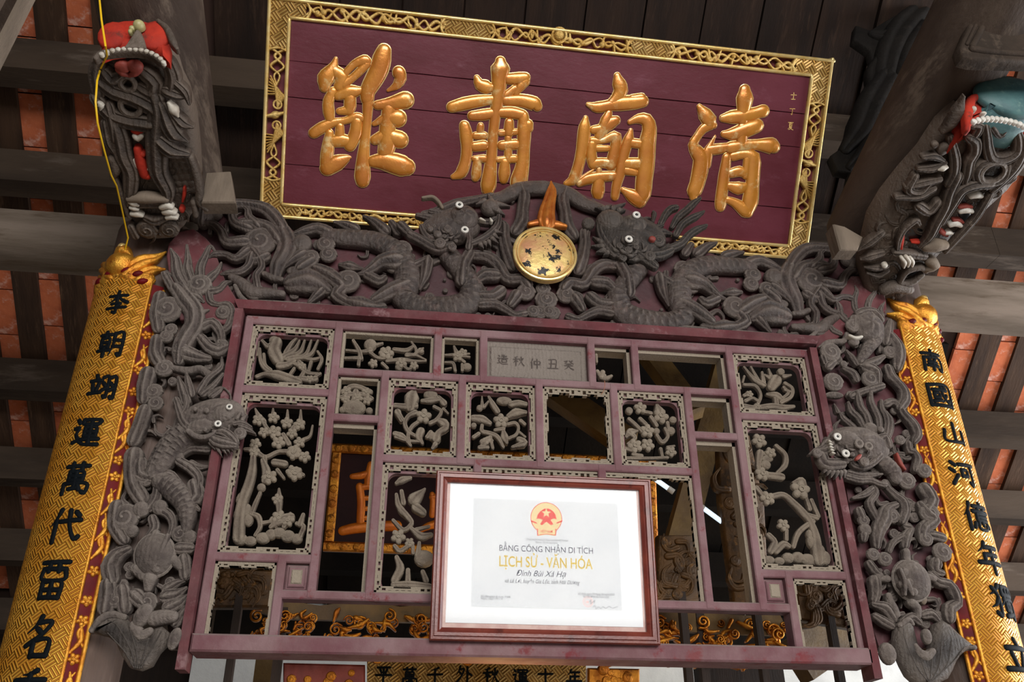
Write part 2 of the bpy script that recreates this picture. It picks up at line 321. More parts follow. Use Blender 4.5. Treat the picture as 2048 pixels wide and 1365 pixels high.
    def ring(s, S, u, v, R, r, off=0.0, seg=18, sg=7, ry=None, rot=0.0, hk=1.0):
        ry = ry or R; c, d = math.cos(rot), math.sin(rot); U, V, O = [], [], []
        for i in range(seg):
            a = 2 * PI * i / seg
            for j in range(sg):
                b = 2 * PI * j / sg; x = (R + r * math.cos(b)) * math.cos(a); y = (ry + r * math.cos(b)) * math.sin(a)
                U.append(u + c * x - d * y); V.append(v + d * x + c * y); O.append(off + hk * r * math.sin(b))
        Fc = [(i * sg + j, ((i + 1) % seg) * sg + j, ((i + 1) % seg) * sg + (j + 1) % sg, i * sg + (j + 1) % sg) for i in range(seg) for j in range(sg)]
        s.add(S.p(np.array(U), np.array(V), np.array(O)), Fc, np.stack([U, V], 1), flip=S.mirror is not None)
    def poly(s, S, pts, off=0.0, th=0.02, bev=0.0):
        """flat cut-out of a closed outline with thickness th behind its face and an eased edge"""
        P = np.array(pts, float); n = len(P); ar = 0.5 * np.sum(P[:, 0] * np.roll(P[:, 1], -1) - np.roll(P[:, 0], -1) * P[:, 1])
        if ar < 0: P = P[::-1]
        nx = np.roll(P, -1, 0) - np.roll(P, 1, 0); nx /= np.linalg.norm(nx, axis=1)[:, None] + 1e-12; nr = np.stack([nx[:, 1], -nx[:, 0]], 1)
        rows = [(P - nr * bev, off), (P, off - bev), (P, off - th)] if bev else [(P, off), (P, off - th)]
        V = np.vstack([S.p(q[:, 0], q[:, 1], np.full(n, o)) for q, o in rows]); UV = np.vstack([q for q, _ in rows]); k = len(rows)
        Fc = [tuple(range(n)), tuple(range((k - 1) * n, k * n))[::-1]]
        for r in range(k - 1): Fc += [(r * n + i, (r + 1) * n + i, (r + 1) * n + (i + 1) % n, r * n + (i + 1) % n) for i in range(n)]
        s.add(V, Fc, UV, flip=S.mirror is not None)
    def flower(s, S, u, v, R, off=0.0, rot=0.0, petals=5):
        for k in range(petals):
            a = rot + 2 * PI * k / petals; s.dome(S, u + .58 * R * math.cos(a), v + .58 * R * math.sin(a), .48 * R, .42 * R, a, .34 * R, off, seg=9, rings=3)
        s.ring(S, u, v, .26 * R, .09 * R, off + .36 * R, 10, 5); s.dome(S, u, v, .3 * R, .3 * R, 0, .4 * R, off, seg=9, rings=2)
    # --- the same, read from survey strings
    def S(s, S, zm, txt, **k):
        rs = k.pop('rs', 1.0)
        for st in strokes(txt):
            P = []
            for q in st:
                x, y = zm.pt(q[0], q[1]); u, v = S.uv(x, y, k.get('off', 0.0)); P.append((u, v, q[2] * zm.k * S.sc(x, y) * rs, (q[3] * zm.k * S.sc(x, y) if len(q) > 3 else 0)))
            s.stroke(S, P, **k)
    def D(s, S, zm, txt, kind='dome', **k):
        for st in strokes(txt):
            for q in st:
                x, y = zm.pt(q[0], q[1]); u, v = S.uv(x, y, k.get('off', 0.0)); g = zm.k * S.sc(x, y)
                if kind == 'dome': s.dome(S, u, v, q[2] * g, (q[3] if len(q) > 3 else q[2]) * g, -(q[4] if len(q) > 4 else 0), h=(q[5] * g if len(q) > 5 else None), **k)
                elif kind == 'curl': s.curl(S, u, v, q[2] * g, d=(q[3] if len(q) > 3 else 1), a0=(q[4] if len(q) > 4 else 0), **k)
                elif kind == 'flower': s.flower(S, u, v, q[2] * g, rot=x, **k)
                elif kind == 'ring': s.ring(S, u, v, q[2] * g, (q[3] if len(q) > 3 else q[2] * .3) * g, **k)
    def G(s, S, zm, txt, **k):
        for st in strokes(txt): s.poly(S, [S.uv(*zm.pt(q[0], q[1]), k.get('off', 0.0)) for q in st], **k)
    def build(s, name, mat, parent=None, base=None, smooth=True, angle=None):
        V = np.vstack(s.v)
        b = np.array(parent_base(parent) if parent is not None else (base if base is not None else (0, 0, 0)), float)
        me = bpy.data.meshes.new(name); me.from_pydata((V - b).tolist(), [], s.f); me.materials.append(MT[mat] if isinstance(mat, str) else mat)
        UV = np.vstack(s.uv); li = np.zeros(len(me.loops), dtype=np.int32); me.loops.foreach_get('vertex_index', li)
        me.uv_layers.new(name='uv').data.foreach_set('uv', UV[li].astype(np.float32).ravel())
        if smooth:
            me.polygons.foreach_set('use_smooth', [True] * len(me.polygons))
            me.set_sharp_from_angle(angle=angle or math.radians(50))
        o = bpy.data.objects.new(name, me); COL.objects.link(o)
        if parent is not None: o.parent = parent
        else: o.location = b
        return o
def parent_base(o):
    b = np.array(o.location)
    while o.parent is not None: o = o.parent; b = b + np.array(o.location)
    return b
def thing(name, label, cat, base=(0, 0, 0), group=None):
    o = bpy.data.objects.new(name, None); COL.objects.link(o); o.location = base; o.empty_display_size = 0.05
    o['label'] = label; o['category'] = cat
    if group: o['group'] = group
    return o
def tag(o, label, cat, group=None):
    o['label'] = label; o['category'] = cat
    if group: o['group'] = group
    return o
def structure(o): o['kind'] = 'structure'; return o
def stuff(o): o['kind'] = 'stuff'; return o

# ------------------------------------------------------------------ working surfaces
SCR = Plane((0, 0, 1.6), (1, 0, 0), (0, -1, 0))                       # front face of the lattice screen
A = np.array([[0.99970808, -0.02303452, 0.00729128], [0.02256548, 0.78231561, -0.62247337], [0.00863429, 0.62245619, 0.78260702]])
PLQ = Plane(EYE + np.array([0.56007613, 2.9, 2.63006814]), A[:, 0], -A[:, 1])   # the hanging plaque leans forward 38 degrees
SUNX = EYE[0] + 0.5228688
SCRM = Plane((0, 0, 1.6), (1, 0, 0), (0, -1, 0), mirror=SUNX)
SIDM = Plane((0, 0, 1.6), (1, 0, 0), (0, -1, 0), mirror=0.0, stretch=1.0)
def P3(px, py, Y):
    """point seen at a survey pixel, at depth Y behind the screen face"""
    d = ray(px, py); return EYE + d * ((Y - EYE[1]) / d[1])
# ------------------------------------------------------------------ setting: floor, walls, roof
mb = MB(); mb.box(-7, 9, -9, 8, -0.1, 0); structure(mb.build('floor', 'stone', smooth=False))
EX, EY, EZ = EYE
ROOFK = 6.0
def roof_yz(yr): return yr + EY, ROOFK - 0.78 * yr + EZ
y0, z0 = roof_yz(4.0); s38 = math.hypot(1, 0.78)
ROOF = Plane((0, y0, z0), (1, 0, 0), (0, -0.78 / s38, -1 / s38))      # v runs up the slope towards the ridge
def roof_v(yr): return (4.0 - yr) * s38
ceil = bpy.data.objects.new('ceiling', None); COL.objects.link(ceil); structure(ceil)
yb, zb = roof_yz(6.05)
mb = MB(); mb.box(-1.72, 3.4, yb, yb + 0.12, 0, zb + 0.15); structure(mb.build('wall_back', 'whitewash', smooth=False))
mb = MB(); mb.box(-6.5, -1.74, yb + 0.3, yb + 0.4, 0, zb - 0.1); structure(mb.build('wall_back_left', 'darkwall', smooth=False))
mb = MB(); mb.box(-6.6, -6.5, -6, yb + 0.4, 0, 4.2); structure(mb.build('wall_left', 'darkwall', smooth=False))
def slab(mbx, u0, u1, v0, v1, o0, o1):
    c = [ROOF.p(u, v, o) for o in (o1, o0) for (u, v) in ((u0, v0), (u1, v0), (u1, v1), (u0, v1))]
    mbx.hexa(c)
mb = MB(); slab(mb, -6.5, 8, roof_v(6.6), roof_v(2.55), -0.13, -0.07); mb.build('roof_deck', 'mortar', ceil, smooth=False)
yr_, zr_ = roof_yz(2.55)
mb = MB(); mb.hexa([(-6.5, yr_, zr_ + .1), (8, yr_, zr_ + .1), (8, -6.4, zr_ - .6), (-6.5, -6.4, zr_ - .6), (-6.5, yr_, zr_ + .2), (8, yr_, zr_ + .2), (8, -6.4, zr_ - .5), (-6.5, -6.4, zr_ - .5)]); mb.build('front_slope', 'plank', ceil, smooth=False)
VU, VM, VD = roof_v(2.6), roof_v(4.2), roof_v(6.1)
def rafters(ax, bx, ulo, uhi, va, vb, tw, tl=0.27):
    """ax, bx: neighbouring tile gaps seen in the photograph; gives pitch and phase of this bay"""
    ua, ub = ROOF.uv(*ax)[0], ROOF.uv(*bx)[0]; p = abs(ub - ua); k0 = math.ceil((ulo - ua) / p); k1 = math.floor((uhi - ua) / p)
    rme = tme = None
    for k in range(k0, k1 + 1):
        u = ua + k * p
        mb = MB(); slab(mb, u + tw / 2, u + p - tw / 2, va, vb, -0.028, 0.0); mb.build('rafter', 'rafter', ceil, smooth=False)
        n = int((vb - va) / tl) + 1
        for i in range(n):
            off = random.uniform(-0.006, 0.004); v = va + i * tl + (k % 3) * 0.07
            if v > vb - 0.05: break
            if tme is None:
                b = MB(); slab(b, -tw / 2 - .012, tw / 2 + .012, 0.003, tl - 0.004, -0.045, -0.024)
                t = b.build('roof_tile', 'tile', ceil, smooth=False); tme = t; c0 = np.array(t.location)
                o = t
            else: o = tme.copy(); COL.objects.link(o); o.parent = ceil
            d = ROOF.p(u, v, off) - ROOF.p(0, 0, 0); o.location = d
UL_, UR_ = ROOF.uv(372, 150)[0], ROOF.uv(1880, 300)[0]
rafters((58, 190), (170, 192), -4.5, UL_, VM, VU, 0.122)
rafters((10, 629), (103, 629), -4.2, -1.62, VD, VM - 0.02, 0.112)
rafters((1901, 523), (1980, 523), UR_, 5.6, VM, VU, 0.112)
rafters((1920, 748), (1997, 748), 2.72, 5.4, VD, VM - 0.02, 0.114)
ua, ub = ROOF.uv(1172, 30)[0], ROOF.uv(1289, 50)[0]; p = ub - ua
for k in range(-9, 10):
    u = ua + k * p
    if not (UL_ + .05 < u < UR_ - .02): continue
    mb = MB(); slab(mb, u + .004, u + p - .006, VM - .2, VU, -0.06, random.uniform(-.03, -.01)); mb.build('ceiling_board', 'plank', ceil, smooth=False)
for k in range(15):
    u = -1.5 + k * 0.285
    mb = MB(); slab(mb, u + .004, u + .282, VD, VM - .22, -0.06, random.uniform(-.03, -.015)); mb.build('ceiling_board', 'inner_shade', ceil, smooth=False)
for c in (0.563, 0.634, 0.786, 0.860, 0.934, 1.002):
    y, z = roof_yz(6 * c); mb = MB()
    for xa, xb, mt in ((-5.5, -1.6, 'purlin'), (-1.6, 2.74, 'purlin' if c < .7 else 'inner_shade'), (2.74, 6.5, 'purlin')):  # lower centre purlins take the colour with interior shade painted in
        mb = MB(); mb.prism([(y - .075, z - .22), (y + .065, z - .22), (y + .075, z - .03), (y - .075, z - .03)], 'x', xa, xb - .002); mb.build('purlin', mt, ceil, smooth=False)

# ------------------------------------------------------------------ timber frame
def tube_thing(name, A, B, r0, r1, mat, label, cat, n=14):
    A, B = np.array(A), np.array(B); t = thing(name, label, cat, tuple(B)); mb = MB(); pts = []; rr = []
    for i in range(n + 1):
        k = i / n; pts.append(A + (B - A) * k + np.array([0.008 * math.sin(5 * k), 0, 0.01 * math.sin(7 * k)])); rr.append((r0 + (r1 - r0) * k) * (1 + .012 * math.sin(11 * k)))
    mb.tube(pts, rr, 28); mb.build('shaft', mat, t); return t
th = math.radians(16)
def logaxis(X, yr, zr=2.33): return (X + EX, yr + EY, zr + (2.9 - yr) * math.tan(th) + EZ)
tl = tube_thing('ceiling_log', logaxis(-0.96, 0.5), logaxis(-0.95, 3.0), 0.185, 0.168, 'log', 'weathered round log overhead behind the red-lipped dragon head', 'beam')
tr = tube_thing('ceiling_log', logaxis(1.98, 0.5), logaxis(1.97, 3.0), 0.185, 0.168, 'log', 'weathered round log overhead behind the teal-snouted dragon head', 'beam')
for t, g, l in ((tl, '402 405, 411 345, 461 342, 471 405', 0), (tr, '1666 448, 1690 452, 1727 474, 1716 500, 1680 500', 1)):
    S_ = Plane((0, EY + 2.72, 1.6), (1, 0, 0), (0, -1, 0)); mb = MB(); mb.G(S_, PX, g, off=0.0, th=0.07, bev=0.006); mb.build('end_wedge', 'palewood', t, smooth=False)
CL, CR = (-1.03 + EX, 3.15 + EY), (2.067 + EX, 3.15 + EY)
for (cx, cy), side in ((CL, 'left'), (CR, 'right')):
    t = thing('hall_column', f'brown round timber column behind the {side} gilded couplet board', 'column', (cx, cy, 0)); mb = MB()
    mb.tube([(cx, cy, z) for z in (0.12, 1.2, 2.2, 3.2, 3.72)], [.168, .17, .17, .168, .166], 32); mb.build('shaft', 'column', t)
    mb = MB(); mb.tube([(cx, cy, 0), (cx, cy, .05), (cx, cy, .1), (cx, cy, .13)], [.26, .26, .22, .19], 24); mb.build('base_stone', 'stone', t)
y = 3.30 + EY; zt = P3(0, 415, y)[2]; mb = MB()
mb.prism([(y, zt - .145), (y + .05, zt - .19), (y + .2, zt - .19), (y + .22, zt), (y, zt - .004)], 'x', -5.2, 6.2)
o = mb.build('tie_beam', 'beam', base=(0, y, zt)); tag(o, 'long grey horizontal beam running behind both columns under the roof', 'beam')
S_ = Plane((0, EY + 1.95, 1.6), (1, 0, 0), (0, -1, 0))
t = thing('bracket_board', 'brown moulded timber board at the top right corner above the teal snout', 'board', tuple(P3(2000, 60, EY + 1.95))); mb = MB()
mb.G(S_, PX, '2010 -90, 1975 -40, 1920 92, 1927 112, 1950 118, 2150 124, 2150 -90', off=0, th=.05, bev=.008); mb.build('board', 'eaveboard', t)
mb = MB(); mb.S(S_, PX, '2045 -60 5, 1990 10 5, 1945 92 5/1945 98 6, 1990 104 5, 2110 112 5/2030 -60 3, 1976 6 3, 1934 88 3', off=.002); mb.build('moulding', 'eaveboard', t)
t = thing('corner_strut', 'pale-edged slanting timber strut at the top left corner', 'strut', tuple(P3(20, 40, EY + 1.9))); mb = MB()
sA, sB = P3(30, -110, EY + 1.9), P3(-100, 130, EY + 1.9); mb.bar(sA + (sA - sB) * 2.4, sB + (sB - sA) * 1.1, .15, .06, (0, -1, .2)); mb.build('strut', 'log', t, smooth=False)
mb = MB(); mb.bar(P3(63, -20, EY + 1.89), P3(-12, 128, EY + 1.89), .012, .05, (0, -1, .2)); mb.build('pale_edge', 'palewood', t, smooth=False)
# dark carved wing beside the right-hand log
S_ = Plane((0, EY + 2.95, 1.6), (1, 0, 0), (0, -1, 0))
t = thing('carved_wing_board', 'nearly black carved leaf board between the gilt plaque and the right log', 'carving', tuple(P3(1760, 160, EY + 2.95))); mb = MB()
mb.G(S_, PX, '1905 -60, 1850 0, 1790 30, 1740 60, 1712 50, 1708 78, 1740 100, 1748 140, 1722 190, 1700 240, 1690 290, 1662 310, 1675 340, 1700 345, 1690 400, 1760 340, 1840 180, 1900 60', off=0, th=.05, bev=.008); mb.build('board', 'wing', t)
mb = MB(); mb.S(S_, PX, '1850 10 16, 1800 60 20, 1775 110 20, 1765 160 18/1745 70 8, 1780 75 14, 1815 50 16/1770 160 20, 1740 210 22, 1720 260 20, 1690 300 10/1790 170 14, 1770 230 18, 1740 290 16, 1700 335 8/1760 120 10, 1745 150 12, 1750 190 12/1850 60 16, 1820 110 18, 1800 170 14', off=0, groove=2)
mb.D(S_, PX, '1752 212 22, 1800 90 20', 'curl'); mb.build('leaf_carving', 'wing', t)

# ------------------------------------------------------------------ lattice screen
lat = thing('lattice_screen', 'dusty rose lacquered lattice screen with pierced floral panels', 'screen', (0, 0, 1.6))
def X_(*q): return float(np.mean([SCR.uv(a, b)[0] for a, b in q]))
def Z_(*q): return float(np.mean([SCR.uv(a, b)[1] for a, b in q])) + 1.6
HW = 0.0145
BX = dict(VL=X_((497, 647), (474, 758), (427, 1086), (408, 1247)), V1=X_((671.5, 705), (656, 837), (637, 1053), (629, 1150)), V2=X_((765, 785), (759, 892), (745, 1150)),
  T1=X_((875, 710)), T2=X_((967, 711)), T3=X_((1183, 711)), T4=X_((1271.5, 728)), R1=X_((923, 827)), R2=X_((1079, 827)), R3=X_((1232, 851)),
  V4=X_((1380, 851), (1394, 965), (1406, 1071), (1418, 1176)), V5=X_((1457, 728), (1478, 851), (1496, 965), (1511, 1071), (1522, 1176)), VR=X_((1615, 742), (1641, 851), (1673, 1001), (1709, 1176), (1726, 1282)),
  LL=X_((556, 1166), (550, 1247)), LR=X_((1583, 1194), (1596, 1264)), B1=X_((955, 935)), B2=X_((1204, 940)))
BZ = dict(HT=Z_((530, 640), (1018, 671), (1433, 694)), HL1=Z_((493, 776), (638, 784)), HR1=Z_((677, 742), (783, 748), (994, 758), (1158, 767), (1406, 782)), HR2=Z_((783, 914), (947, 924), (1158, 934)),
  HS=Z_((704, 835)), HS2=Z_((1433, 871)), HRT=Z_((1543, 834)), HLB=Z_((529, 1115)), HRB=Z_((1612, 1149)), HLO=Z_((658, 1192), (1436, 1211)), HB=Z_((473, 1286), (1445, 1313)))
def stile(n, top, bot, w=HW, y=0.0):
    mb = MB(); x = BX[n]; mb.box(x - w, x + w, y, y + .06, BZ[bot] - .012, BZ[top] + .012, .004); mb.build('stile', 'rose', lat, smooth=False)
def rail(n, l, r, w=HW, y=0.0015, d=.058):
    mb = MB(); z = BZ[n]; mb.box(BX[l] - .012, BX[r] + .012, y, y + d, z - w, z + w, .004); mb.build('rail', 'rose', lat, smooth=False)
for a in (('VL', 'HT', 'HB'), ('V1', 'HT', 'HLO'), ('V2', 'HR1', 'HLO'), ('T1', 'HT', 'HR1'), ('T2', 'HT', 'HR1'), ('T3', 'HT', 'HR1'), ('T4', 'HT', 'HR1'), ('R1', 'HR1', 'HR2'), ('R2', 'HR1', 'HR2'),
          ('R3', 'HR1', 'HR2'), ('V4', 'HR1', 'HLO'), ('V5', 'HT', 'HLO'), ('VR', 'HT', 'HB'), ('LL', 'HLB', 'HB'), ('LR', 'HRB', 'HB'), ('B1', 'HR2', 'HLO'), ('B2', 'HR2', 'HLO')): stile(*a)
for a in (('HT', 'VL', 'VR', .017), ('HL1', 'VL', 'V1'), ('HR1', 'V1', 'V5'), ('HR2', 'V2', 'V4'), ('HS', 'V1', 'V2'), ('HS2', 'V4', 'V5'), ('HRT', 'V5', 'VR'), ('HLB', 'VL', 'V1'), ('HRB', 'V5', 'VR'), ('HLO', 'LL', 'LR')): rail(*a)
mb = MB(); z = BZ['HB']; mb.box(BX['VL'] - .014, BX['VR'] + .016, -.03, .10, z - .028, z + .026, .006); mb.build('sill_rail', 'rose', lat, smooth=False)
def rect(l, r, t, b, w=HW): return BX[l] + w, BX[r] - w, BZ[b] + w, BZ[t] - w
def fret(rc, w=.029, sides='tblr', name='fret_border', y=.012):
    x0, x1, z0, z1 = rc; mb = MB(); t = .0055
    def side(a0, a1, fix, sg, horiz, ww):
        def bx(p0, p1, q0, q1, yy=0.0):
            q0, q1 = sorted((fix + sg * q0, fix + sg * q1)); p0, p1 = sorted((p0, p1))
            if horiz: mb.box(p0, p1, y + yy, y + .022, q0, q1)
            else: mb.box(q0, q1, y + yy, y + .022, p0, p1)
        L_ = a1 - a0; bx(a0, a1, 0, t * 1.5)
        n = max(4, int(L_ / .021)); p = L_ / n
        for i in range(n):                                       # stepped inner edge: alternating low and high runs joined by rungs
            hi = .72 if (i * 5 // n) % 2 else 1.0
            bx(a0 + i * p, a0 + (i + 1) * p, ww * hi - t, ww * hi, .001)
            wd = p * (.42 if i % 3 else .66)
            bx(a0 + i * p - wd / 2 + (0 if i else wd / 2), a0 + i * p + wd / 2, 0, ww * hi, .0015)
            if i % 4 == 2: bx(a0 + i * p, a0 + (i + 1) * p, ww * .45, ww * hi, .002)
    if 't' in sides: side(x0, x1, z1, -1, True, w)
    if 'b' in sides: side(x0, x1, z0, 1, True, w * .75)
    if 'l' in sides: side(z0, z1, x0, 1, False, w * .72)
    if 'r' in sides: side(z0, z1, x1, -1, False, w * .72)
    return stuff_free(mb.build(name, 'palecarve', lat, smooth=False))
def stuff_free(o): return o
def liner(rc, ins=.016, wd=.006, y=.028, rad=.03, dep=.03, mat='rose', cr=True):
    x0, x1, z0, z1 = rc; a0, a1, b0, b1 = x0 + ins + wd, x1 - ins - wd, z0 + ins * .7, z1 - ins - .016; mb = MB(); inn = []; out = []
    for cx, cz, s0 in ((a1 - rad, b1 - rad, 0), (a0 + rad, b1 - rad, 1), (a0 + rad, b0 + rad, 2), (a1 - rad, b0 + rad, 3)):
        for k in range(7):
            a = s0 * PI / 2 + k * PI / 12; inn.append((cx + rad * math.cos(a), cz + rad * math.sin(a)))
            out.append((min(x1, max(x0, cx + 9 * math.cos(a))), min(z1, max(z0, cz + 9 * math.sin(a)))))
    n = len(inn); V = [(p, y, q) for p, q in out] + [(p, y, q) for p, q in inn] + [(p, y + dep, q) for p, q in inn]
    mb.add(V, [(i, (i + 1) % n, n + (i + 1) % n, n + i) for i in range(n)] + [(n + i, n + (i + 1) % n, 2 * n + (i + 1) % n, 2 * n + i) for i in range(n)])
    mb.build('panel_liner', mat, lat, smooth=False)
def frame_in(rc, w=.012, y=.02, d=.04):
    x0, x1, z0, z1 = rc; mb = MB()
    mb.box(x0, x1, y, y + d, z1 - w, z1, .003); mb.box(x0, x1, y, y + d, z0, z0 + w * .6, .003); mb.box(x0, x0 + w, y, y + d, z0, z1, .003); mb.box(x1 - w, x1, y, y + d, z0, z1, .003)
    mb.build('inner_frame', 'palecarve', lat, smooth=False)
RC = dict(c1=rect('VL', 'V1', 'HT', 'HL1'), c2=rect('VL', 'V1', 'HL1', 'HLB'), c3=rect('V1', 'T1', 'HT', 'HR1'), c4=rect('T1', 'T2', 'HT', 'HR1'), c5=rect('T2', 'T3', 'HT', 'HR1'), c8=rect('V5', 'VR', 'HT', 'HRT'),
  c9=rect('V5', 'VR', 'HRT', 'HRB'), c10=rect('V1', 'V2', 'HR1', 'HS'), c12=rect('V2', 'R1', 'HR1', 'HR2'), c13=rect('R1', 'R2', 'HR1', 'HR2'), c14=rect('R2', 'R3', 'HR1', 'HR2'), c15=rect('R3', 'V4', 'HR1', 'HR2'),
  c18=rect('V2', 'B1', 'HR2', 'HLO'), c18b=rect('B1', 'B2', 'HR2', 'HLO'), c19=rect('B2', 'V4', 'HR2', 'HLO'), c20=rect('VL', 'LL', 'HLB', 'HB'), c21=rect('LR', 'VR', 'HRB', 'HB'), q1=rect('LL', 'V1', 'HLB', 'HLO'), q2=rect('V5', 'LR', 'HRB', 'HLO'))
for k in ('c1', 'c2', 'c8', 'c9', 'c12', 'c13', 'c15'): fret(RC[k]); liner(RC[k])
fret(RC['c14']); fret(RC['c18']); liner(RC['c18']); fret(RC['c18b'], sides='t'); fret(RC['c19'], sides='tr', w=.018)
fret(RC['c20'], sides='tlr', w=.018); fret(RC['c21'], sides='tlr', w=.018)
for k in ('c3', 'c4', 'c10'): frame_in(RC[k])
for l, r, t, b in (('T3', 'T4', 'HT', 'HR1'), ('T4', 'V5', 'HT', 'HR1'), ('V1', 'V2', 'HS', 'HLO'), ('V4', 'V5', 'HR1', 'HS2'), ('V4', 'V5', 'HS2', 'HLO')):   # plain deep jambs of the empty openings
    x0, x1, z0, z1 = rect(l, r, t, b); mb = MB(); mb.box(x0, x1, .03, .085, z1 - .016, z1); mb.box(x1 - .012, x1, .03, .085, z0, z1); mb.build('inner_jamb', 'palecarve', lat, smooth=False)
for k in ('q1', 'q2'):
    x0, x1, z0, z1 = RC[k]; mb = MB(); mb.box(x0, x1, .02, .04, z0, z1, .006); mb.box(x0 + .01, x1 - .01, .012, .03, z0 + .01, z1 - .01, .004); mb.build('small_panel', 'rose', lat, smooth=False)
    mb = MB(); mb.box(x0 + .02, x1 - .02, .008, .03, z0 + .02, z1 - .02, .004); mb.build('panel_field', 'palecarve', lat, smooth=False)

# ------------------------------------------------------------------ brush characters, on a 100 x 100 grid
GL = {
'李': "12 22,88 20/50 4,49 46/p48 22,34 38,10 50/n52 24,68 38,92 48/28 54,68 52,50 64/50 64,51 92,38 86/10 72,90 68",
'朝': "8 14,48 12/28 2,28 24/14 28,14 60/14 28,42 27,42 60/14 43,42 43/14 59,42 59/6 74,50 72/28 60,28 96/p60 8,60 52,50 94/60 8,90 7,90 92,80 86/60 34,88 34/60 58,88 58",
'翊': "24 6,30 18/6 26,46 24/14 38,20 62/38 36,32 62/4 72,48 68/52 14,70 12,70 88,62 82/54 34,62 44/52 62,66 52/76 14,95 12,95 90,86 84/78 34,88 44/76 62,92 52",
'運': "14 8,22 18/8 36,24 34,16 56,26 72/8 82,26 78,50 90,94 90/36 8,36 20/36 9,92 8,88 20/44 24,84 23/46 34,46 62/46 34,82 34,82 62/46 48,82 48/46 62,82 62/34 74,94 72/64 16,64 86",
'萬': "14 14,86 12/34 4,34 24/66 4,66 24/28 30,28 56/28 30,72 30,72 56/28 43,72 43/28 56,72 56/50 30,50 80/14 66,14 96/14 66,88 65,88 94,78 90/34 82,62 78/60 70,68 84",
'代': "p30 4,20 28,4 50/20 34,20 96/34 38,92 32/58 6,64 50,84 88,94 80/76 10,86 20",
'畱': "10 8,90 6/34 8,32 30/62 8,64 30/16 24,16 50,84 50,84 24/16 24,84 24/22 56,22 96/22 56,78 56,78 96/50 56,50 94/22 76,78 76/22 95,78 95",
'名': "p46 4,34 24,12 42/40 18,76 16,56 44,16 70/40 32,54 42/36 58,36 94/36 58,78 56,78 92/36 92,78 92",
'南': "14 20,86 18/50 4,50 36/20 38,16 96/20 38,82 38,84 94,74 88/38 46,44 54/62 44,56 54/34 60,66 60/30 74,70 74/50 60,50 94",
'國': "10 8,10 94/10 8,90 8,90 94/10 92,90 92/24 28,76 26/28 42,28 60/28 42,46 42,46 58/28 59,46 58/22 76,50 70/56 16,62 54,78 78,82 70/p74 48,66 66,52 80/68 14,76 20",
'山': "50 8,50 80/14 40,14 84,86 82/86 36,86 88",
'河': "12 10,24 22/6 36,18 46/8 92,28 60/36 18,94 14/44 38,44 62/44 38,64 37,64 60/44 61,64 60/82 16,82 92,70 84",
'億': "p24 4,18 26,4 48/16 36,16 96/62 2,66 10/36 14,92 12/50 18,54 28/78 16,72 28/32 32,96 30/44 38,44 62/44 38,84 38,84 62/44 50,84 50/44 62,84 62/34 74,30 88/46 70,48 92,76 92,80 82/60 68,66 78/84 68,94 80",
'年': "p34 2,26 18,10 32/30 16,84 14/28 40,80 38/28 40,28 64/6 66,94 64/56 16,56 98",
'獨': "p34 6,22 22,6 32/14 14,30 40,28 90,16 84/p28 44,18 60,4 68/44 8,44 30/44 8,92 8,92 30/60 8,60 30/76 8,76 30/44 30,92 30/p50 38,46 50,38 62/48 44,94 44,90 94,78 88/54 54,72 54/54 54,54 72/72 54,72 72/54 72,72 72/63 46,63 88/48 90,80 82",
'立': "46 4,54 18/14 28,86 26/28 42,38 74/72 40,60 74/6 84,94 82",
'香': "p66 4,48 12,30 14/10 26,90 24/50 12,50 54/p48 28,34 44,8 56/n52 28,70 44,94 54/28 62,28 96/28 62,72 62,72 96/28 78,72 78/28 94,72 94",
'造': "18 10,26 20/10 38,26 36,18 60,28 74/8 84,28 80,50 92,94 90/p50 4,44 18,36 28/44 18,86 16/64 4,64 36/34 38,94 36/46 50,46 74/46 50,84 50,84 74/46 74,84 74",
'秋': "p40 6,28 12,10 16/6 34,48 30/28 14,28 96/p26 36,18 54,6 66/30 42,44 54/58 26,64 42/90 22,80 40/p74 8,72 50,50 92/n74 50,84 74,98 90",
'仲': "p26 4,18 28,4 48/18 36,18 96/40 28,40 60/40 28,88 28,88 58/40 58,88 58/64 6,64 96",
'丑': "18 10,82 8,76 90/42 10,34 90/22 48,80 46/6 92,96 90",
'癸': "p40 8,30 26,10 40/16 16,40 10/58 8,72 22,92 36/84 6,66 18/30 40,72 38/14 56,86 54/50 40,50 58/p50 58,36 78,10 94/n50 58,66 78,92 92",
'平': "14 12,86 10/30 22,38 40/70 20,62 40/6 54,94 52/50 12,50 98", '千': "p70 4,50 14,24 18/8 44,92 40/50 14,50 98",
'外': "p28 4,20 30,4 56/26 22,50 20,34 60,8 94/24 38,38 50/70 4,70 96/70 36,94 54", '士': "50 6,50 84/8 34,92 32/20 86,80 84", '丁': "10 20,90 16/54 18,54 90,40 80",
'夏': "12 10,88 8/30 20,30 56/30 20,70 20,70 56/30 32,70 32/30 44,70 44/30 56,70 56/p40 60,30 76,8 92/34 70,72 70,30 96/n40 74,64 88,94 96"}
def glyph(mb, S, ch, u, v, w, h, r=5.0, off=0.0, hk=0.7, sink=.004, rot=0.0, flipu=1):
    k = min(w, h) / 100; c, d = math.cos(rot), math.sin(rot)
    for st in GL[ch].split('/'):
        st = st.strip(); kind = st[0] if st[0] in 'pn' else ''; q = [tuple(float(a) for a in x.split()) for x in st.lstrip('pn').split(',')]; n = len(q); P = []
        for i, (x, y) in enumerate(q):
            t = i / (n - 1); f = {'p': 1.15 - .85 * t, 'n': .7 + .65 * t, '': 1.12 - .55 * math.sin(PI * t) ** 1.5 * .5}[kind]
            a, b = (x - 50) / 100 * w, (50 - y) / 100 * h; P.append((u + c * a - d * b, v + d * a + c * b, r * k * f))
        mb.stroke(S, P, off, hk=hk, sink=sink, seg=5)

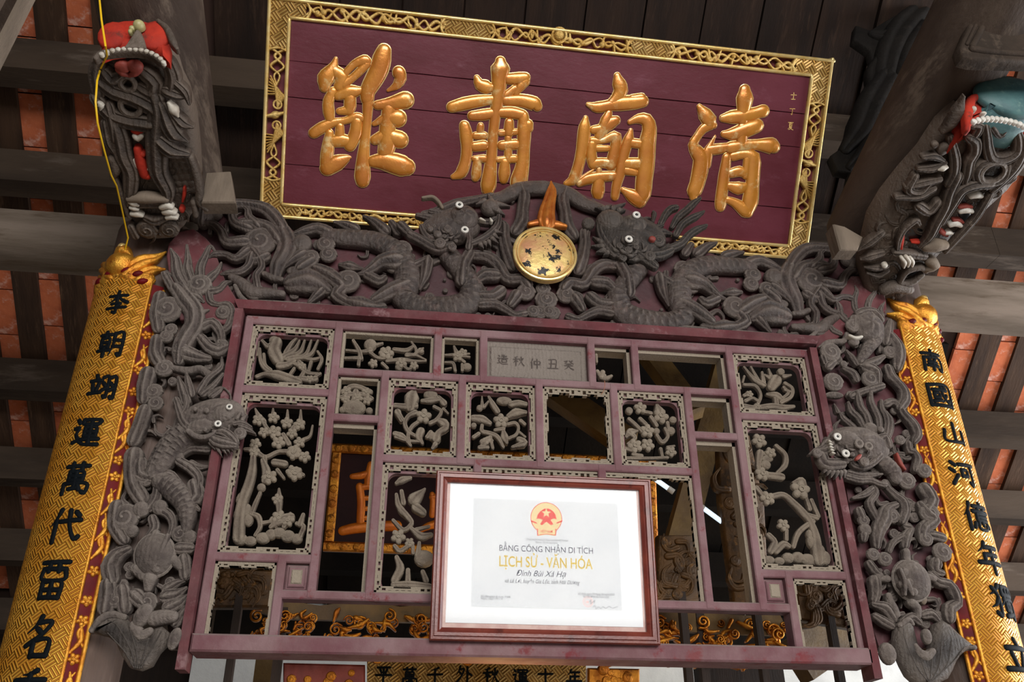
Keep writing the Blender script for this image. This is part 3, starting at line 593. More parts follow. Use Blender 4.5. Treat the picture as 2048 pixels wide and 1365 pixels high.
# inscription tablet in the top row
x0, x1, z0, z1 = RC['c5']; mb = MB(); mb.box(x0, x1, .03, .05, z0, z1 - .0, .003)
TB = Plane((0, .022, 1.6), (1, 0, 0), (0, -1, 0)); zt = Z_((1080, 692)); 
mb.box(x0 + .012, x1 - .02, .022, .04, z0 + .004, zt, .006); tab = mb.build('inscription_tablet', 'greycarve', lat, smooth=False)
for ch, px, py in (('造', 1005, 720), ('秋', 1037, 723), ('仲', 1071, 728), ('丑', 1105, 729), ('癸', 1137, 731)):
    u, v = TB.uv(px, py); mb = MB(); glyph(mb, TB, ch, u, v, .044, .044, r=6, hk=.6); mb.build('carved_character', 'darkcarve', tab)

# ------------------------------------------------------------------ hanging plaque
plq = thing('honour_plaque', 'large maroon plaque with four raised gold characters in a pierced gilt frame', 'plaque', tuple(PLQ.p(0, -.37, 0)))
IW, IH = 2.24499 / 2, 0.74015 / 2
ou0 = np.mean([PLQ.uv(537, -1)[0], PLQ.uv(518, 416)[0]]); ou1 = np.mean([PLQ.uv(1667, 112)[0], PLQ.uv(1613, 515)[0]])
ov1 = np.mean([PLQ.uv(537, -1)[1], PLQ.uv(1667, 112)[1]]); ov0 = PLQ.uv(1612, 521)[1]
def pbox(mb, u0, u1, v0, v1, o0, o1, bev=0.0): mb.poly(PLQ, [(u0, v0), (u1, v0), (u1, v1), (u0, v1)], off=o1, th=o1 - o0, bev=bev)
mb = MB(); pbox(mb, ou0 + .004, ou1 - .004, ov0 + .004, ov1 - .004, -.05, -.022); mb.build('back_panel', 'maroon', plq, smooth=False)
js = [-IH, PLQ.uv(1500, 410)[1], PLQ.uv(1500, 285)[1], PLQ.uv(1000, 165)[1], IH]
for a, b in zip(js[:-1], js[1:]):
    mb = MB(); n = 24; rnd = random.Random(int(a * 1e4))
    us = [-IW + 2 * IW * i / n for i in range(n + 1)]
    lo = [(u, a + (.0012 + rnd.uniform(-.0006, .0012) if a > -IH else 0)) for u in us]; hi = [(u, b - (.0012 + rnd.uniform(-.0006, .0008) if b < IH else 0)) for u in us[::-1]]
    mb.poly(PLQ, lo + hi, off=0, th=.02, bev=.001); mb.build('plank', 'maroon', plq, smooth=False)
FR = {'top': (ou0, ou1, IH, ov1), 'bottom': (ou0, ou1, ov0, -IH), 'left': (ou0, -IW, ov0, ov1), 'right': (IW, ou1, ov0, ov1)}
def pu(px, py): return PLQ.uv(px, py)[0]
def pv(px, py): return PLQ.uv(px, py)[1]
DIA = {'top': [(ou0, pu(612, 30)), (pu(890, 50), pu(982, 60)), (pu(1262, 85), pu(1342, 95)), (pu(1592, 130), ou1)], 'bottom': [(ou0, pu(595, 430)), (pu(840, 440), pu(930, 450)), (pu(1180, 470), pu(1260, 480)), (pu(1560, 510), ou1)],
       'left': [(ov0, pv(545, 362)), (pv(560, 95), ov1)], 'right': [(ov0, pv(1600, 447)), (pv(1640, 205), ov1)]}
def vine(mb, a0, a1, c0, c1, horiz, rnd, r=.0052):
    """pierced scrollwork filling one field of the frame"""
    L_ = a1 - a0; W_ = c1 - c0; n = max(3, int(L_ / (W_ * .95)))
    def q(a, c, rr, o=0): return (a0 + a * L_, c0 + c * W_, rr, o) if horiz else (c0 + c * W_, a0 + a * L_, rr, o)
    m_ = int(n * 1.35)
    for ph in (0, .5):
        mb.stroke(PLQ, [q((i + rnd.uniform(-.3, .3) * (0 < i < m_)) / m_, .5 + (1 if (i + int(ph * 2)) % 2 else -1) * rnd.uniform(.08, .42), r * rnd.uniform(.7, 1.5)) for i in range(m_ + 1)], .0, hk=1.0, sink=.018, seg=5)
    for i in range(n):
        a = (i + rnd.random()) / n; c = rnd.uniform(.25, .75); p = q(a, c, 0); mb.curl(PLQ, p[0], p[1], W_ * rnd.uniform(.14, .22), 1.2, rnd.choice((1, -1)), rnd.random() * 6, off=.0, h=.012)
        b = a + rnd.uniform(-.5, .5) / n; mb.stroke(PLQ, [q(a, c, r * 1.3), q((a + b) / 2, rnd.random(), r), q(min(1, max(0, b)), rnd.choice((0.03, .97)), r * .9)], 0, hk=1.1, sink=.018, seg=5)
def phoenix(mb, cu, cv, R, d, W):
    """fan-winged bird: the centre of the side frames"""
    for sgn in (1, -1):
        for k in range(7):
            a = sgn * (.35 + .17 * k); mb.stroke(PLQ, [(cu + d * W * .1, cv + sgn * R * .2, .005), (cu + d * W * (.36 - .07 * k), cv + sgn * R * (.5 + .03 * k), .0055), (cu - d * W * (.42 - .02 * k), cv + sgn * R * (.5 + .075 * k), .003)], .002, hk=1.3, sink=.02, seg=4)
    mb.ring(PLQ, cu + d * .1 * W, cv + .26 * R, .2 * W, .05 * W, .006); mb.ring(PLQ, cu + d * .1 * W, cv - .26 * R, .2 * W, .05 * W, .006)
    mb.dome(PLQ, cu, cv, .25 * W, .1 * R, .4, .014, 0); mb.stroke(PLQ, [(cu - d * .42 * W, cv - .05 * R, .006), (cu, cv, .011), (cu + d * .4 * W, cv + .07 * R, .006)], .004)
rnd = random.Random(3)
for nm, (u0, u1, v0, v1) in FR.items():
    hz = nm in ('top', 'bottom'); mb = MB()
    rr = .0075; o = .006
    if nm == 'top': edges = [((u0, v1 - rr), (u1, v1 - rr)), ((-IW, v0 + rr), (IW, v0 + rr))]
    elif nm == 'bottom': edges = [((u0, v0 + rr), (u1, v0 + rr)), ((-IW, v1 - rr), (IW, v1 - rr))]
    elif nm == 'left': edges = [((u0 + rr, v0), (u0 + rr, v1)), ((u1 - rr, -IH), (u1 - rr, IH))]
    else: edges = [((u1 - rr, v0), (u1 - rr, v1)), ((u0 + rr, -IH), (u0 + rr, IH))]
    for (a, b), (c, d) in edges: mb.stroke(PLQ, [(a, b, rr), (c, d, rr)], off=o, hk=.9, sink=.05, seg=6)
    rl = mb.build('frame_rail', 'giltedge', plq)
    gaps = []; last = None
    for a, b in DIA[nm]:
        mb = MB()
        if hz: mb.poly(PLQ, [(a, v0), (b, v0), (b, v1), (a, v1)], off=.004, th=.03)
        else: mb.poly(PLQ, [(u0, a), (u1, a), (u1, b), (u0, b)], off=.0045, th=.03)
        mb.build('diaper_block', 'giltweave', rl, smooth=False)
        if last is not None: gaps.append((last, a))
        last = b
    mb = MB()
    for a, b in gaps:
        if hz:
            vine(mb, a, b, v0 + .012, v1 - .012, True, rnd)
            for q, sg in ((a, 1), (b, -1)): mb.stroke(PLQ, [(q, v0 + .006, .006), (q + sg * .014, v0 + .03, .005), (q + sg * .016, (v0 + v1) / 2, .005), (q + sg * .014, v1 - .03, .005), (q, v1 - .006, .006)], .004, sink=.02)
        else:
            cu, cv = (u0 + u1) / 2, (a + b) / 2; R = (b - a) * .3; phoenix(mb, cu, cv, R, 1 if nm == 'left' else -1, (u1 - u0) * .86)
            for sg, e in ((1, b), (-1, a)):
                for k in (-1, 1): mb.stroke(PLQ, [(cu + k * .03, e - sg * .004, .005), (cu - k * .012, e - sg * .035, .0055), (cu + k * .026, e - sg * .075, .005), (cu - k * .01, e - sg * .11, .004), (cu, e - sg * .15, .004)], 0, hk=1.1, sink=.02)
                mb.stroke(PLQ, [(u0 + .01, e - sg * .012, .005), (cu, e - sg * .002, .005), (u1 - .01, e - sg * .012, .005)], .004, sink=.02)
    if nm == 'top':
        u, v = PLQ.uv(1118, 71); mb.ring(PLQ, u, v, .030, .006, .006); mb.dome(PLQ, u, v, .024, .024, 0, .016, 0)
    mb.build('pierced_scrollwork', 'gilt', rl)
ZG = [Zm(600, 80, 850, 1101), Zm(880, 100, 1100, 1001), Zm(1110, 130, 1330, 1001), Zm(1360, 160, 1620, 1224)]
CH = ["""315 165 16,290 245 42,225 340 66,215 415 42/300 270 48,370 330 54,340 410 40/400 290 26,480 210 30,570 180 44,590 185 36/380 390 38,460 335 30,540 262 32,592 212 30
/740 95 58,722 160 72,700 250 74,650 350 70,595 450 60,592 520 52/600 520 44,590 700 36,570 900 40,556 1050 50,550 1200 62,550 1240 55/870 285 52,885 340 46,850 400 33,775 445 12
/680 575 36,800 560 50,930 530 68/650 740 18,740 700 40,860 690 72/660 880 40,760 850 60,880 880 68/780 600 50,770 750 60,770 900 70,750 1000 60/640 1070 46,760 1070 75,900 1110 82,940 1120 68
/290 450 33,250 540 42,255 640 45,270 720 33/330 490 36,430 460 55,500 450 42,540 440 25/440 500 46,440 580 48,430 620 42/345 628 26,430 620 40/120 820 42,200 770 45,290 730 34,400 710 28,500 680 38,535 690 33
/260 820 33,250 920 46,235 1040 50,230 1140 45/350 760 33,350 860 40/500 720 45,490 820 50,440 930 48/280 895 45,380 885 52,460 900 35/240 1130 60,330 1080 62,420 1040 28,440 1035 12""",
"""550 105 44,550 160 78,540 240 65,535 350 58,520 480 52,500 620 43,480 800 40,470 950 43,455 1100 53,440 1230 62,435 1270 52/335 255 26,360 310 48,430 340 54,480 340 30/620 262 44,720 260 50,775 252 44/775 285 40,720 350 34,692 395 24/600 420 35,680 350 30
/105 520 44,220 490 52,350 465 48,480 450 38/600 460 43,740 460 52,860 490 57,885 512 42/290 600 38,400 590 46,520 570 40,650 570 48,750 590 43/222 690 43,240 780 53,245 900 46,230 1020 44,190 1120 46,120 1155 22
/760 600 43,765 750 56,760 900 50,750 1050 54,720 1180 68,715 1220 68/800 680 46,810 712 36/370 692 28,365 740 30/320 780 30,400 780 33/310 880 40,400 870 43/310 990 24,400 990 34/340 1000 33,330 1130 40,322 1165 32
/630 660 38,625 750 43/550 755 26,690 745 26/560 870 38,690 860 43/530 1000 24,680 990 34/590 1020 38,585 1120 48,580 1180 36/620 800 28,620 1000 34""",
"""567 100 30,580 160 54,600 230 58,560 310 50,500 370 44/300 360 18,380 385 43,480 370 44,600 350 58,720 340 56,800 330 48/790 295 35,700 312 38/280 485 22,270 560 48,260 680 53,240 800 46,210 930 44,170 1040 46,100 1080 22
/490 440 30,470 500 48,440 580 48,400 650 38/350 590 33,430 580 44,520 520 48,555 505 38/340 720 38,330 820 44,350 905 43/340 690 33,430 690 24,540 650 43,560 680 43,540 800 48,510 910 48/390 760 28,480 760 24/350 900 46,430 890 40,500 900 44
/400 950 22,400 1050 43,390 1150 54,390 1180 45/222 1080 28,300 1040 43,400 1020 44,540 1010 38/220 1050 18,300 990 14,350 955 8/690 600 20,670 680 43,630 800 44,600 950 44,560 1100 38,545 1200 33
/680 520 20,760 490 38,830 500 53,860 580 58,840 720 68,830 900 68,810 1050 68,800 1180 63,770 1260 38/700 710 38,780 720 38/650 900 48,760 900 48/650 960 38,730 980 28/622 1140 24,700 1190 53,770 1235 58""",
"""185 255 26,230 320 58,290 400 62,318 425 30/290 420 43,220 460 38,160 540 34,125 610 44,160 680 58,200 740 68,190 850 68,160 980 63,130 1060 60,125 1100 35/330 530 10,290 610 24,260 690 44,250 800 38/280 660 43,360 650 44,470 630 34
/610 95 48,610 170 73,600 270 58,590 380 48/405 360 33,480 350 53,600 340 58,720 310 48,785 292 52/412 510 28,500 510 53,620 470 63,725 430 57/480 640 53,600 620 48,720 610 43,860 620 66,885 630 52/590 450 48,580 600 48
/440 730 38,420 880 48,400 1020 48,385 1150 50,380 1190 45/500 720 38,600 700 38,690 730 58,690 850 58,680 1000 58,660 1150 68,640 1250 43/640 740 38,620 900 33/480 880 38,560 860 43,620 880 38/470 1000 34,550 1020 53,610 1010 38/450 1130 28,520 1160 38,620 1230 58"""]
for zm, txt in zip(ZG, CH):
    mb = MB(); mb.S(PLQ, zm, txt, off=.006, hk=.40, sink=.006, seg=9, rs=1.07); c = mb.build('raised_character', 'giltchar', plq)
    mb = MB(); mb.S(PLQ, zm, txt, off=.003, hk=.08, sink=.004, seg=4, rs=1.19); mb.build('gilt_outline', 'giltedge', c)
for ch, px, py in (('士', 1587, 193), ('丁', 1584, 223), ('夏', 1581, 252)):
    u, v = PLQ.uv(px, py); mb = MB(); glyph(mb, PLQ, ch, u, v, .030, .036, r=5, hk=.5, rot=.02); mb.build('small_character', 'gilt', plq)

# ------------------------------------------------------------------ couplet boards on the columns
def couplet(cx, cy, side, chars, label, ua, ub, ue, ztop, zbot):
    S = Cyl(cx, cy, .19); sg = 1 if side == 'left' else -1
    t = thing('couplet_board', label, 'couplet board', (cx, cy - .19, zbot))
    def strip(a0, a1, v0, v1, r0, r1, nm, mat, n=20, par=None):
        mb = MB(); A_ = np.linspace(a0, a1, n + 1) * sg; V = []; UV = []
        for z in np.linspace(v0, v1, 9):
            for o in (r1, r0):
                V.append(S.p(A_ * S.r, np.full(n + 1, z), np.full(n + 1, o))); UV.append(np.stack([A_ * S.r, np.full(n + 1, z)], 1))
        V = np.vstack(V); w_ = n + 1; Fc = []
        for k in range(8):
            b = k * 2 * w_; c = b + 2 * w_
            for i in range(n): Fc += [(b + i, b + i + 1, c + i + 1, c + i), (b + w_ + i, c + w_ + i, c + w_ + i + 1, b + w_ + i + 1)]
            Fc += [(b, c, c + w_, b + w_), (b + n, b + w_ + n, c + w_ + n, c + n)]
        for k in (0, 16 * w_): Fc += [(k + i, k + w_ + i, k + w_ + i + 1, k + i + 1) for i in range(n)]
        mb.add(V, Fc, np.vstack(UV)); return mb.build(nm, mat, par or t)
    strip(ua, ub, zbot, ztop, -.02, .004, 'board', 'coupletgold')
    bd = strip(ub, ue, zbot + .0, ztop - .03, -.02, -.004, 'border', 'redlac', 6)
    mb = MB()
    for a, r in ((ua, .006), (ub, .006), (ue, .007)): mb.stroke(S, [(a * S.r * sg, zbot, r), (a * S.r * sg, ztop - (.0 if a != ue else .05), r)], off=.0, hk=1.1, sink=.02, step=.1)
    mb.build('edge_bead', 'coupletplain', t)
    mb = MB(); rn = random.Random(5); z = zbot + .05; um = (ub + ue) / 2 * S.r * sg; hw = abs(ue - ub) * S.r / 2
    while z < ztop - .1:
        f = rn.random()
        if f < .45: mb.flower(S, um, z, hw * .8, off=-.004, rot=rn.random())
        else: mb.stroke(S, [(um - hw * .7, z - .04, .005), (um + hw * .3, z, .009), (um - hw * .1, z + .05, .004)], off=-.004, hk=1.0); mb.stroke(S, [(um + hw * .7, z - .02, .004), (um - hw * .2, z + .02, .006), (um + hw * .5, z + .05, .003)], off=-.004)
        z += rn.uniform(.05, .1)
    mb.build('gilt_foliage', 'coupletplain', bd)
    for ch, px, py, w_, h_ in chars:
        d = ray(px, py)                                                      # where that line of sight meets the round board
        ox, oy = EYE[0] - cx, EYE[1] - cy; a = d[0] ** 2 + d[1] ** 2; b = ox * d[0] + oy * d[1]; c = ox * ox + oy * oy - S.r ** 2; dis = b * b - a * c
        tt = (-b - math.sqrt(max(dis, 0))) / a; P = EYE + d * tt; u = math.atan2(P[0] - cx, -(P[1] - cy)) * S.r
        mb = MB(); glyph(mb, S, ch, u, P[2], w_, h_, r=7.4, off=.004, hk=.5, rot=0); mb.build('character', 'ink', t)
    # crown: curled cloud lobes, leaf points and a bead
    mb = MB(); um = -.42 * S.r * sg; W_ = .72 * (ub - ua) * S.r
    for k in range(5):
        a = um + (k - 2) * W_ * .2; mb.curl(S, a, ztop - .012 + .016 * (2 - abs(k - 2)), .036, 1.3, 1 if k < 2 else -1, off=-.004, h=.02)
    for k in (-1, 1): mb.stroke(S, [(um + k * W_ * .1, ztop + .01, .03), (um + k * W_ * .3, ztop + .06, .03), (um + k * W_ * .46, ztop + .085, .02), (um + k * W_ * .58, ztop + .125, .004)], off=-.006, hk=.9, groove=2)
    for k in (-1, 1): mb.stroke(S, [(um + k * W_ * .3, ztop - .01, .026), (um + k * W_ * .45, ztop + .03, .022), (um + k * W_ * .62, ztop + .05, .005)], off=-.008, groove=2)
    mb.dome(S, um, ztop + .05, .062, .055, 0, .05, off=-.01); mb.stroke(S, [(um - .03, ztop + .09, .012), (um, ztop + .115, .026), (um + .03, ztop + .09, .012)], off=0)
    cr = mb.build('crown', 'coupletplain', t)
    mb = MB(); mb.dome(S, um, ztop + .125, .017, .017, 0, .02, off=.004); mb.build('crown_bead', 'giltedge', cr)
    mb = MB()
    for k, z_ in ((-.32, -.002), (.3, .0), (.38, -.03), (-.12, .012), (.14, .014)): mb.dome(S, um + k * W_, ztop + z_, .02, .012, .4, .012, off=.006)
    mb.build('red_inlay', 'redlac', cr)
    return t
zl = P3(262, 560, CL[1] - .15)[2]; zr2 = P3(1835, 655, CR[1] - .15)[2]
couplet(CL[0], CL[1], 'left', [(c, x, y, w_, h_) for c, x, y, w_, h_ in (('李', 235, 607, .085, .105), ('朝', 222, 690, .095, .105), ('翊', 204, 776, .095, .105), ('運', 173, 866, .10, .11), ('萬', 152, 958, .10, .115), ('代', 131, 1053, .105, .115), ('畱', 106, 1160, .10, .125), ('名', 80, 1275, .105, .13), ('香', 54, 1385, .105, .13))],
        'gilded woven-pattern couplet board with black characters on the left column', -1.75, .30, .55, zl, 1.25)
couplet(CR[0], CR[1], 'right', [(c, x, y, w_, h_) for c, x, y, w_, h_ in (('南', 1863, 722, 0.121, .10), ('國', 1880, 792, 0.121, .105), ('山', 1907, 868, 0.121, .10), ('河', 1926, 948, 0.128, .105), ('億', 1955, 1035, 0.135, .11), ('年', 1980, 1118, 0.135, .115), ('獨', 2007, 1205, 0.142, .125), ('立', 2035, 1315, 0.142, .125))],
        'gilded woven-pattern couplet board with black characters on the right column', -1.75, .30, .55, zr2, 1.25)

# ------------------------------------------------------------------ framed certificate
a5 = math.radians(4); ob = P3(1089, 1284, -.05)
CRT = Plane(ob, (1, 0, 0), (0, -math.cos(a5), -math.sin(a5)))
KZ = Zm(860, 920, 1340, 1638)
def ku(x, y): return CRT.uv(*KZ.pt(x, y))[0]
def kv(x, y): return CRT.uv(*KZ.pt(x, y))[1]
cert = thing('framed_certificate', 'white heritage certificate with red emblem in a red-brown wooden frame', 'certificate', tuple(ob))
U0, U1 = (ku(40, 90) + ku(0, 1230)) / 2, (ku(1510, 128) + ku(1560, 1260)) / 2; V1_, V0_ = (kv(40, 88) + kv(1508, 128)) / 2, (kv(5, 1240) + kv(1560, 1262)) / 2
i0, i1 = (ku(116, 155) + ku(86, 1145)) / 2, (ku(1430, 207) + ku(1475, 1178)) / 2; j1, j0 = (kv(116, 155) + kv(1430, 207)) / 2, (kv(86, 1145) + kv(1475, 1178)) / 2
def cb(mb, u0, u1, v0, v1, o0, o1, bev=0.0): mb.poly(CRT, [(u0, v0), (u1, v0), (u1, v1), (u0, v1)], off=o1, th=o1 - o0, bev=bev)
for nm, q in (('top', ((U0, V1_), (U1, V1_), (i1, j1), (i0, j1))), ('bottom', ((U1, V0_), (U0, V0_), (i0, j0), (i1, j0))), ('left', ((U0, V0_), (U0, V1_), (i0, j1), (i0, j0))), ('right', ((U1, V1_), (U1, V0_), (i1, j0), (i1, j1)))):
    q = [np.array(p) for p in q]; mb = MB(); prof = [(0, -.018), (0, .006), (.10, .012), (.2, .012), (.24, .007), (.3, .007), (.36, .014), (.6, .014), (.68, .008), (.78, .010), (.9, .006), (1, .002), (1, -.018)]
    V = []
    for e0, e1 in ((q[0], q[3]), (q[1], q[2])):
        for k, o in prof: P = e0 + (e1 - e0) * k; V.append(CRT.p(P[0], P[1], o))
    n = len(prof); mb.add(V, [(i, i + 1, n + i + 1, n + i) for i in range(n - 1)] + [tuple(range(n))[::-1], tuple(range(n, 2 * n))]); mb.build('frame_rail', 'frame', cert, smooth=False)
mb = MB(); cb(mb, i0 - .005, i1 + .005, j0 - .005, j1 + .005, -.016, -.010); mb.build('liner', 'linerpink', cert, smooth=False)
m0, m1 = (ku(131, 160) + ku(116, 1112)) / 2, (ku(1419, 209) + ku(1452, 1138)) / 2; n1, n0 = j1 - .001, (kv(116, 1113) + kv(1452, 1140)) / 2
mb = MB(); cb(mb, m0, m1, n0, n1, -.010, -.008); mount = mb.build('mount', 'mat', cert, smooth=False)
p0, p1 = (ku(300, 262) + ku(280, 1000)) / 2, (ku(1285, 290) + ku(1310, 1026)) / 2; r1, r0 = (kv(300, 264) + kv(1285, 292)) / 2, (kv(280, 1000) + kv(1310, 1028)) / 2
mb = MB(); cb(mb, p0, p1, r0, r1, -.008, -.0072); mb.build('paper_sheet', 'paper', mount, smooth=False)
def text(par, s, x, y, hpx, mat, S=None, shear=0.0, wpx=None, name='printed_line', off=-.0068, thick=0.0):
    S = S or CRT; u, v = S.uv(*KZ.pt(x, y)); g = KZ.k * S.sc(*KZ.pt(x, y))
    cv = bpy.data.curves.new(name, 'FONT'); cv.body = s; cv.align_x = 'CENTER'; cv.align_y = 'CENTER'; cv.size = 1.0; cv.shear = shear; cv.offset = thick
    to = bpy.data.objects.new('t', cv); COL.objects.link(to); bpy.context.view_layer.update()
    me = bpy.data.meshes.new_from_object(to.evaluated_get(bpy.context.evaluated_depsgraph_get())); bpy.data.objects.remove(to); bpy.data.curves.remove(cv)
    c = np.array([q.co[:] for q in me.vertices]); fs = [tuple(p.vertices) for p in me.polygons]; bpy.data.meshes.remove(me)
    hx = c[:, 0].max() - c[:, 0].min(); ky = hpx * g / 0.72; kx = (wpx * g / hx) if wpx else ky
    mb = MB(); uu = u + (c[:, 0] - (c[:, 0].max() + c[:, 0].min()) / 2) * kx; vv = v + c[:, 1] * ky
    mb.add(S.p(uu, vv, np.full(len(c), off)), fs); return mb.build(name, mat, par, smooth=False)
text(mount, 'CỘNG HÒA XÃ HỘI CHỦ NGHĨA VIỆT NAM', 798, 547, 13, 'print', wpx=292)
text(mount, 'Độc lập - Tự do - Hạnh phúc', 798, 564, 11, 'print', wpx=150)
text(mount, 'BẰNG CÔNG NHẬN DI TÍCH', 797, 612, 42, 'print', wpx=645)
text(mount, 'LỊCH SỬ - VĂN HÓA', 795, 704, 72, 'goldprint', wpx=645, thick=.012)
text(mount, 'Đình Bùi Xá Hạ', 762, 778, 40, 'print', shear=.35, wpx=345)
text(mount, 'xã Lê Lợi, huyện Gia Lộc, tỉnh Hải Dương', 768, 832, 28, 'print', shear=.35, wpx=525)
text(mount, 'Số đăng ký di tích: 1568', 450, 934, 14, 'print', wpx=205); text(mount, 'Ngày cấp: 29 - 4', 422, 948, 12, 'print', wpx=150)
text(mount, 'Hà Nội, ngày 29 tháng 04 năm 2003', 1138, 917, 15, 'print', shear=.3, wpx=255); text(mount, 'BỘ TRƯỞNG BỘ VĂN HÓA', 1138, 936, 13, 'print', wpx=180)
mb = MB(); mb.S(CRT, KZ, '1112 1010 1.3,1126 995 1.3,1132 1020 1.3,1150 1005 1.2,1165 1018 1.2,1180 1004 1.2,1200 1016 1.2,1222 1002 1.2,1245 1014 1.2,1280 1004 1', off=-.0072, hk=.2, sink=.0005, seg=3); mb.S(CRT, KZ, '1085 975 1.2,1100 955 1.2,1095 985 1.2,1125 960 1.2,1118 980 1.2', off=-.0072, hk=.2, sink=.0005, seg=3); mb.build('signature', 'print', mount)
mb = MB(); mb.D(CRT, KZ, '1078 970 34 2', 'ring', off=-.0072, hk=.1); mb.D(CRT, KZ, '1078 970 24 1.5', 'ring', off=-.0072, hk=.1); u, v = CRT.uv(*KZ.pt(1078, 970)); g = KZ.k * CRT.sc(*KZ.pt(1078, 970))
def star(u, v, R): return [(u + (R if k % 2 == 0 else R * .4) * math.sin(k * PI / 5), v + (R if k % 2 == 0 else R * .4) * math.cos(k * PI / 5)) for k in range(10)]
mb.poly(CRT, star(u, v, 15 * g), off=-.0068, th=.0004); mb.build('red_stamp', 'pinkprint', mount)
u, v = CRT.uv(*KZ.pt(796, 395)); g = KZ.k * CRT.sc(*KZ.pt(796, 395)); cir = lambda r, e=1.0, n=40: [(u + r * g * math.cos(2 * PI * k / n), v + r * g * e * math.sin(2 * PI * k / n)) for k in range(n)]
mb = MB(); mb.poly(CRT, cir(108), off=-.0068, th=.0004); emb = mb.build('red_emblem', 'redprint', mount, smooth=False)
mb = MB(); mb.poly(CRT, cir(104), off=-.0066, th=.0002)
mb.G(CRT, KZ, '733 470, 858 470, 856 520, 796 512, 736 520', off=-.0064, th=.0002); mb.build('emblem_wreath', 'creamprint', emb, smooth=False)
mb = MB(); mb.G(CRT, KZ, '727 405, 735 375, 755 350, 782 334, 812 334, 840 352, 858 378, 864 410, 845 400, 822 412, 842 440, 826 448, 808 434, 796 424, 780 434, 764 448, 752 440, 770 412, 748 402', off=-.0064, th=.0003)
mb.G(CRT, KZ, '690 412, 730 430, 728 438, 689 422/ 904 412, 862 430, 864 438, 904 422', off=-.0062, th=.0003); mb.S(CRT, KZ, '735 472 3,734 495 3,736 518 3/858 472 3,859 495 3,856 518 3/738 516 2,796 508 2,854 516 2', off=-.0064, hk=.1, sink=.0004, seg=3); mb.build('emblem_field', 'redprint', emb, smooth=False)
mb = MB(); u, v = CRT.uv(*KZ.pt(796, 362)); mb.poly(CRT, star(u, v, 36 * g), off=-.0058, th=.0003); mb.build('emblem_star', 'creamprint', emb, smooth=False)
text(emb, 'VIỆT NAM', 796, 488, 17, 'redprint', wpx=86, off=-.0058, thick=.01, name='emblem_lettering')
mb = MB(); mb.poly(CRT, [(i0, j0), (i1, j0), (i1, j1), (i0, j1)], off=-.002, th=.0015); mb.build('glass_pane', 'glass', cert, smooth=False)
# ------------------------------------------------------------------ carved friezes around the lattice
def each(name, mat, par, S, zm, txt, kind='stroke', **k):
    """one carved piece, one object"""
    r = []
    for st in txt.replace('\n', ' ').split('/'):
        if not st.strip(): continue
        for q in ([st] if kind in ('stroke', 'poly') else st.split(',')):
            mb = MB()
            if kind == 'stroke': mb.S(S, zm, q, **k)
            elif kind == 'poly': mb.G(S, zm, q, **k)
            else: mb.D(S, zm, q, kind, **k)
            r.append(mb.build(name, mat, par))
    return r
def spikes(par, S, zm, txt, name='beard_spike', mat='greycarve', r0=26, r1=6, **k):
    for st in strokes(txt):
        (a, b), (c, d) = st; mb = MB(); mb.S(S, zm, f'{a} {b} {r0},{(a + c) / 2} {(b + d) / 2} {(r0 + r1) / 1.8},{c} {d} {r1}', **k); mb.build(name, mat, par)
def eyes(par, S, zm, txt, mat='white', off=.04, dark='black', kr=.36):
    for st in strokes(txt):
        for q in st:
            mb = MB(); mb.D(S, zm, f'{q[0]} {q[1]} {q[2] * .74} {q[2] * kr}', 'ring', off=off); e = mb.build('eye_ring', mat, par)
            mb = MB(); mb.D(S, zm, f'{q[0]} {q[1]} {q[2] * .5}', 'dome', off=off - .004); mb.build('pupil', dark, par)
def inside(p, poly):
    c = False; n = len(poly)
    for i in range(n):
        (x0, y0), (x1, y1) = poly[i], poly[i - 1]
        if (y0 > p[1]) != (y1 > p[1]) and p[0] < (x1 - x0) * (p[1] - y0) / (y1 - y0) + x0: c = not c
    return c
def filler(par, S, outline, n, mat, seed, off, sc_=1.0, zm=None):
    """the small low scrolls, pearls and tendrils between the main figures"""
    pl = [(zm or PX).pt(*q[:2]) for q in strokes(outline)[0]]; rn = random.Random(seed); xs = [p[0] for p in pl]; ys = [p[1] for p in pl]; mb = MB(); k = 0
    while k < n:
        x, y = rn.uniform(min(xs), max(xs)), rn.uniform(min(ys), max(ys))
        if not all(inside((x + a, y + b), pl) for a, b in ((-12, 0), (12, 0), (0, -12), (0, 12))): continue
        k += 1; c = rn.random(); a = rn.random() * 2 * PI; q = rn.uniform(9, 17) * sc_
        if c < .35: mb.D(S, PX, f'{x} {y} {q * .62} {rn.choice((1, -1))} {a}', 'curl', off=off)
        elif c < .5: mb.D(S, PX, f'{x} {y} {q * .3}', 'dome', off=off)
        else: mb.S(S, PX, f'{x} {y} {q * .34},{x + q * math.cos(a)} {y + q * math.sin(a)} {q * .3},{x + 1.7 * q * math.cos(a + .6)} {y + 1.7 * q * math.sin(a + .6)} {q * .2},{x + 2.1 * q * math.cos(a + 1.1)} {y + 2.1 * q * math.sin(a + 1.1)} {q * .08}', off=off, groove=2)
    return stuff(mb.build('small_scrollwork', mat, par))
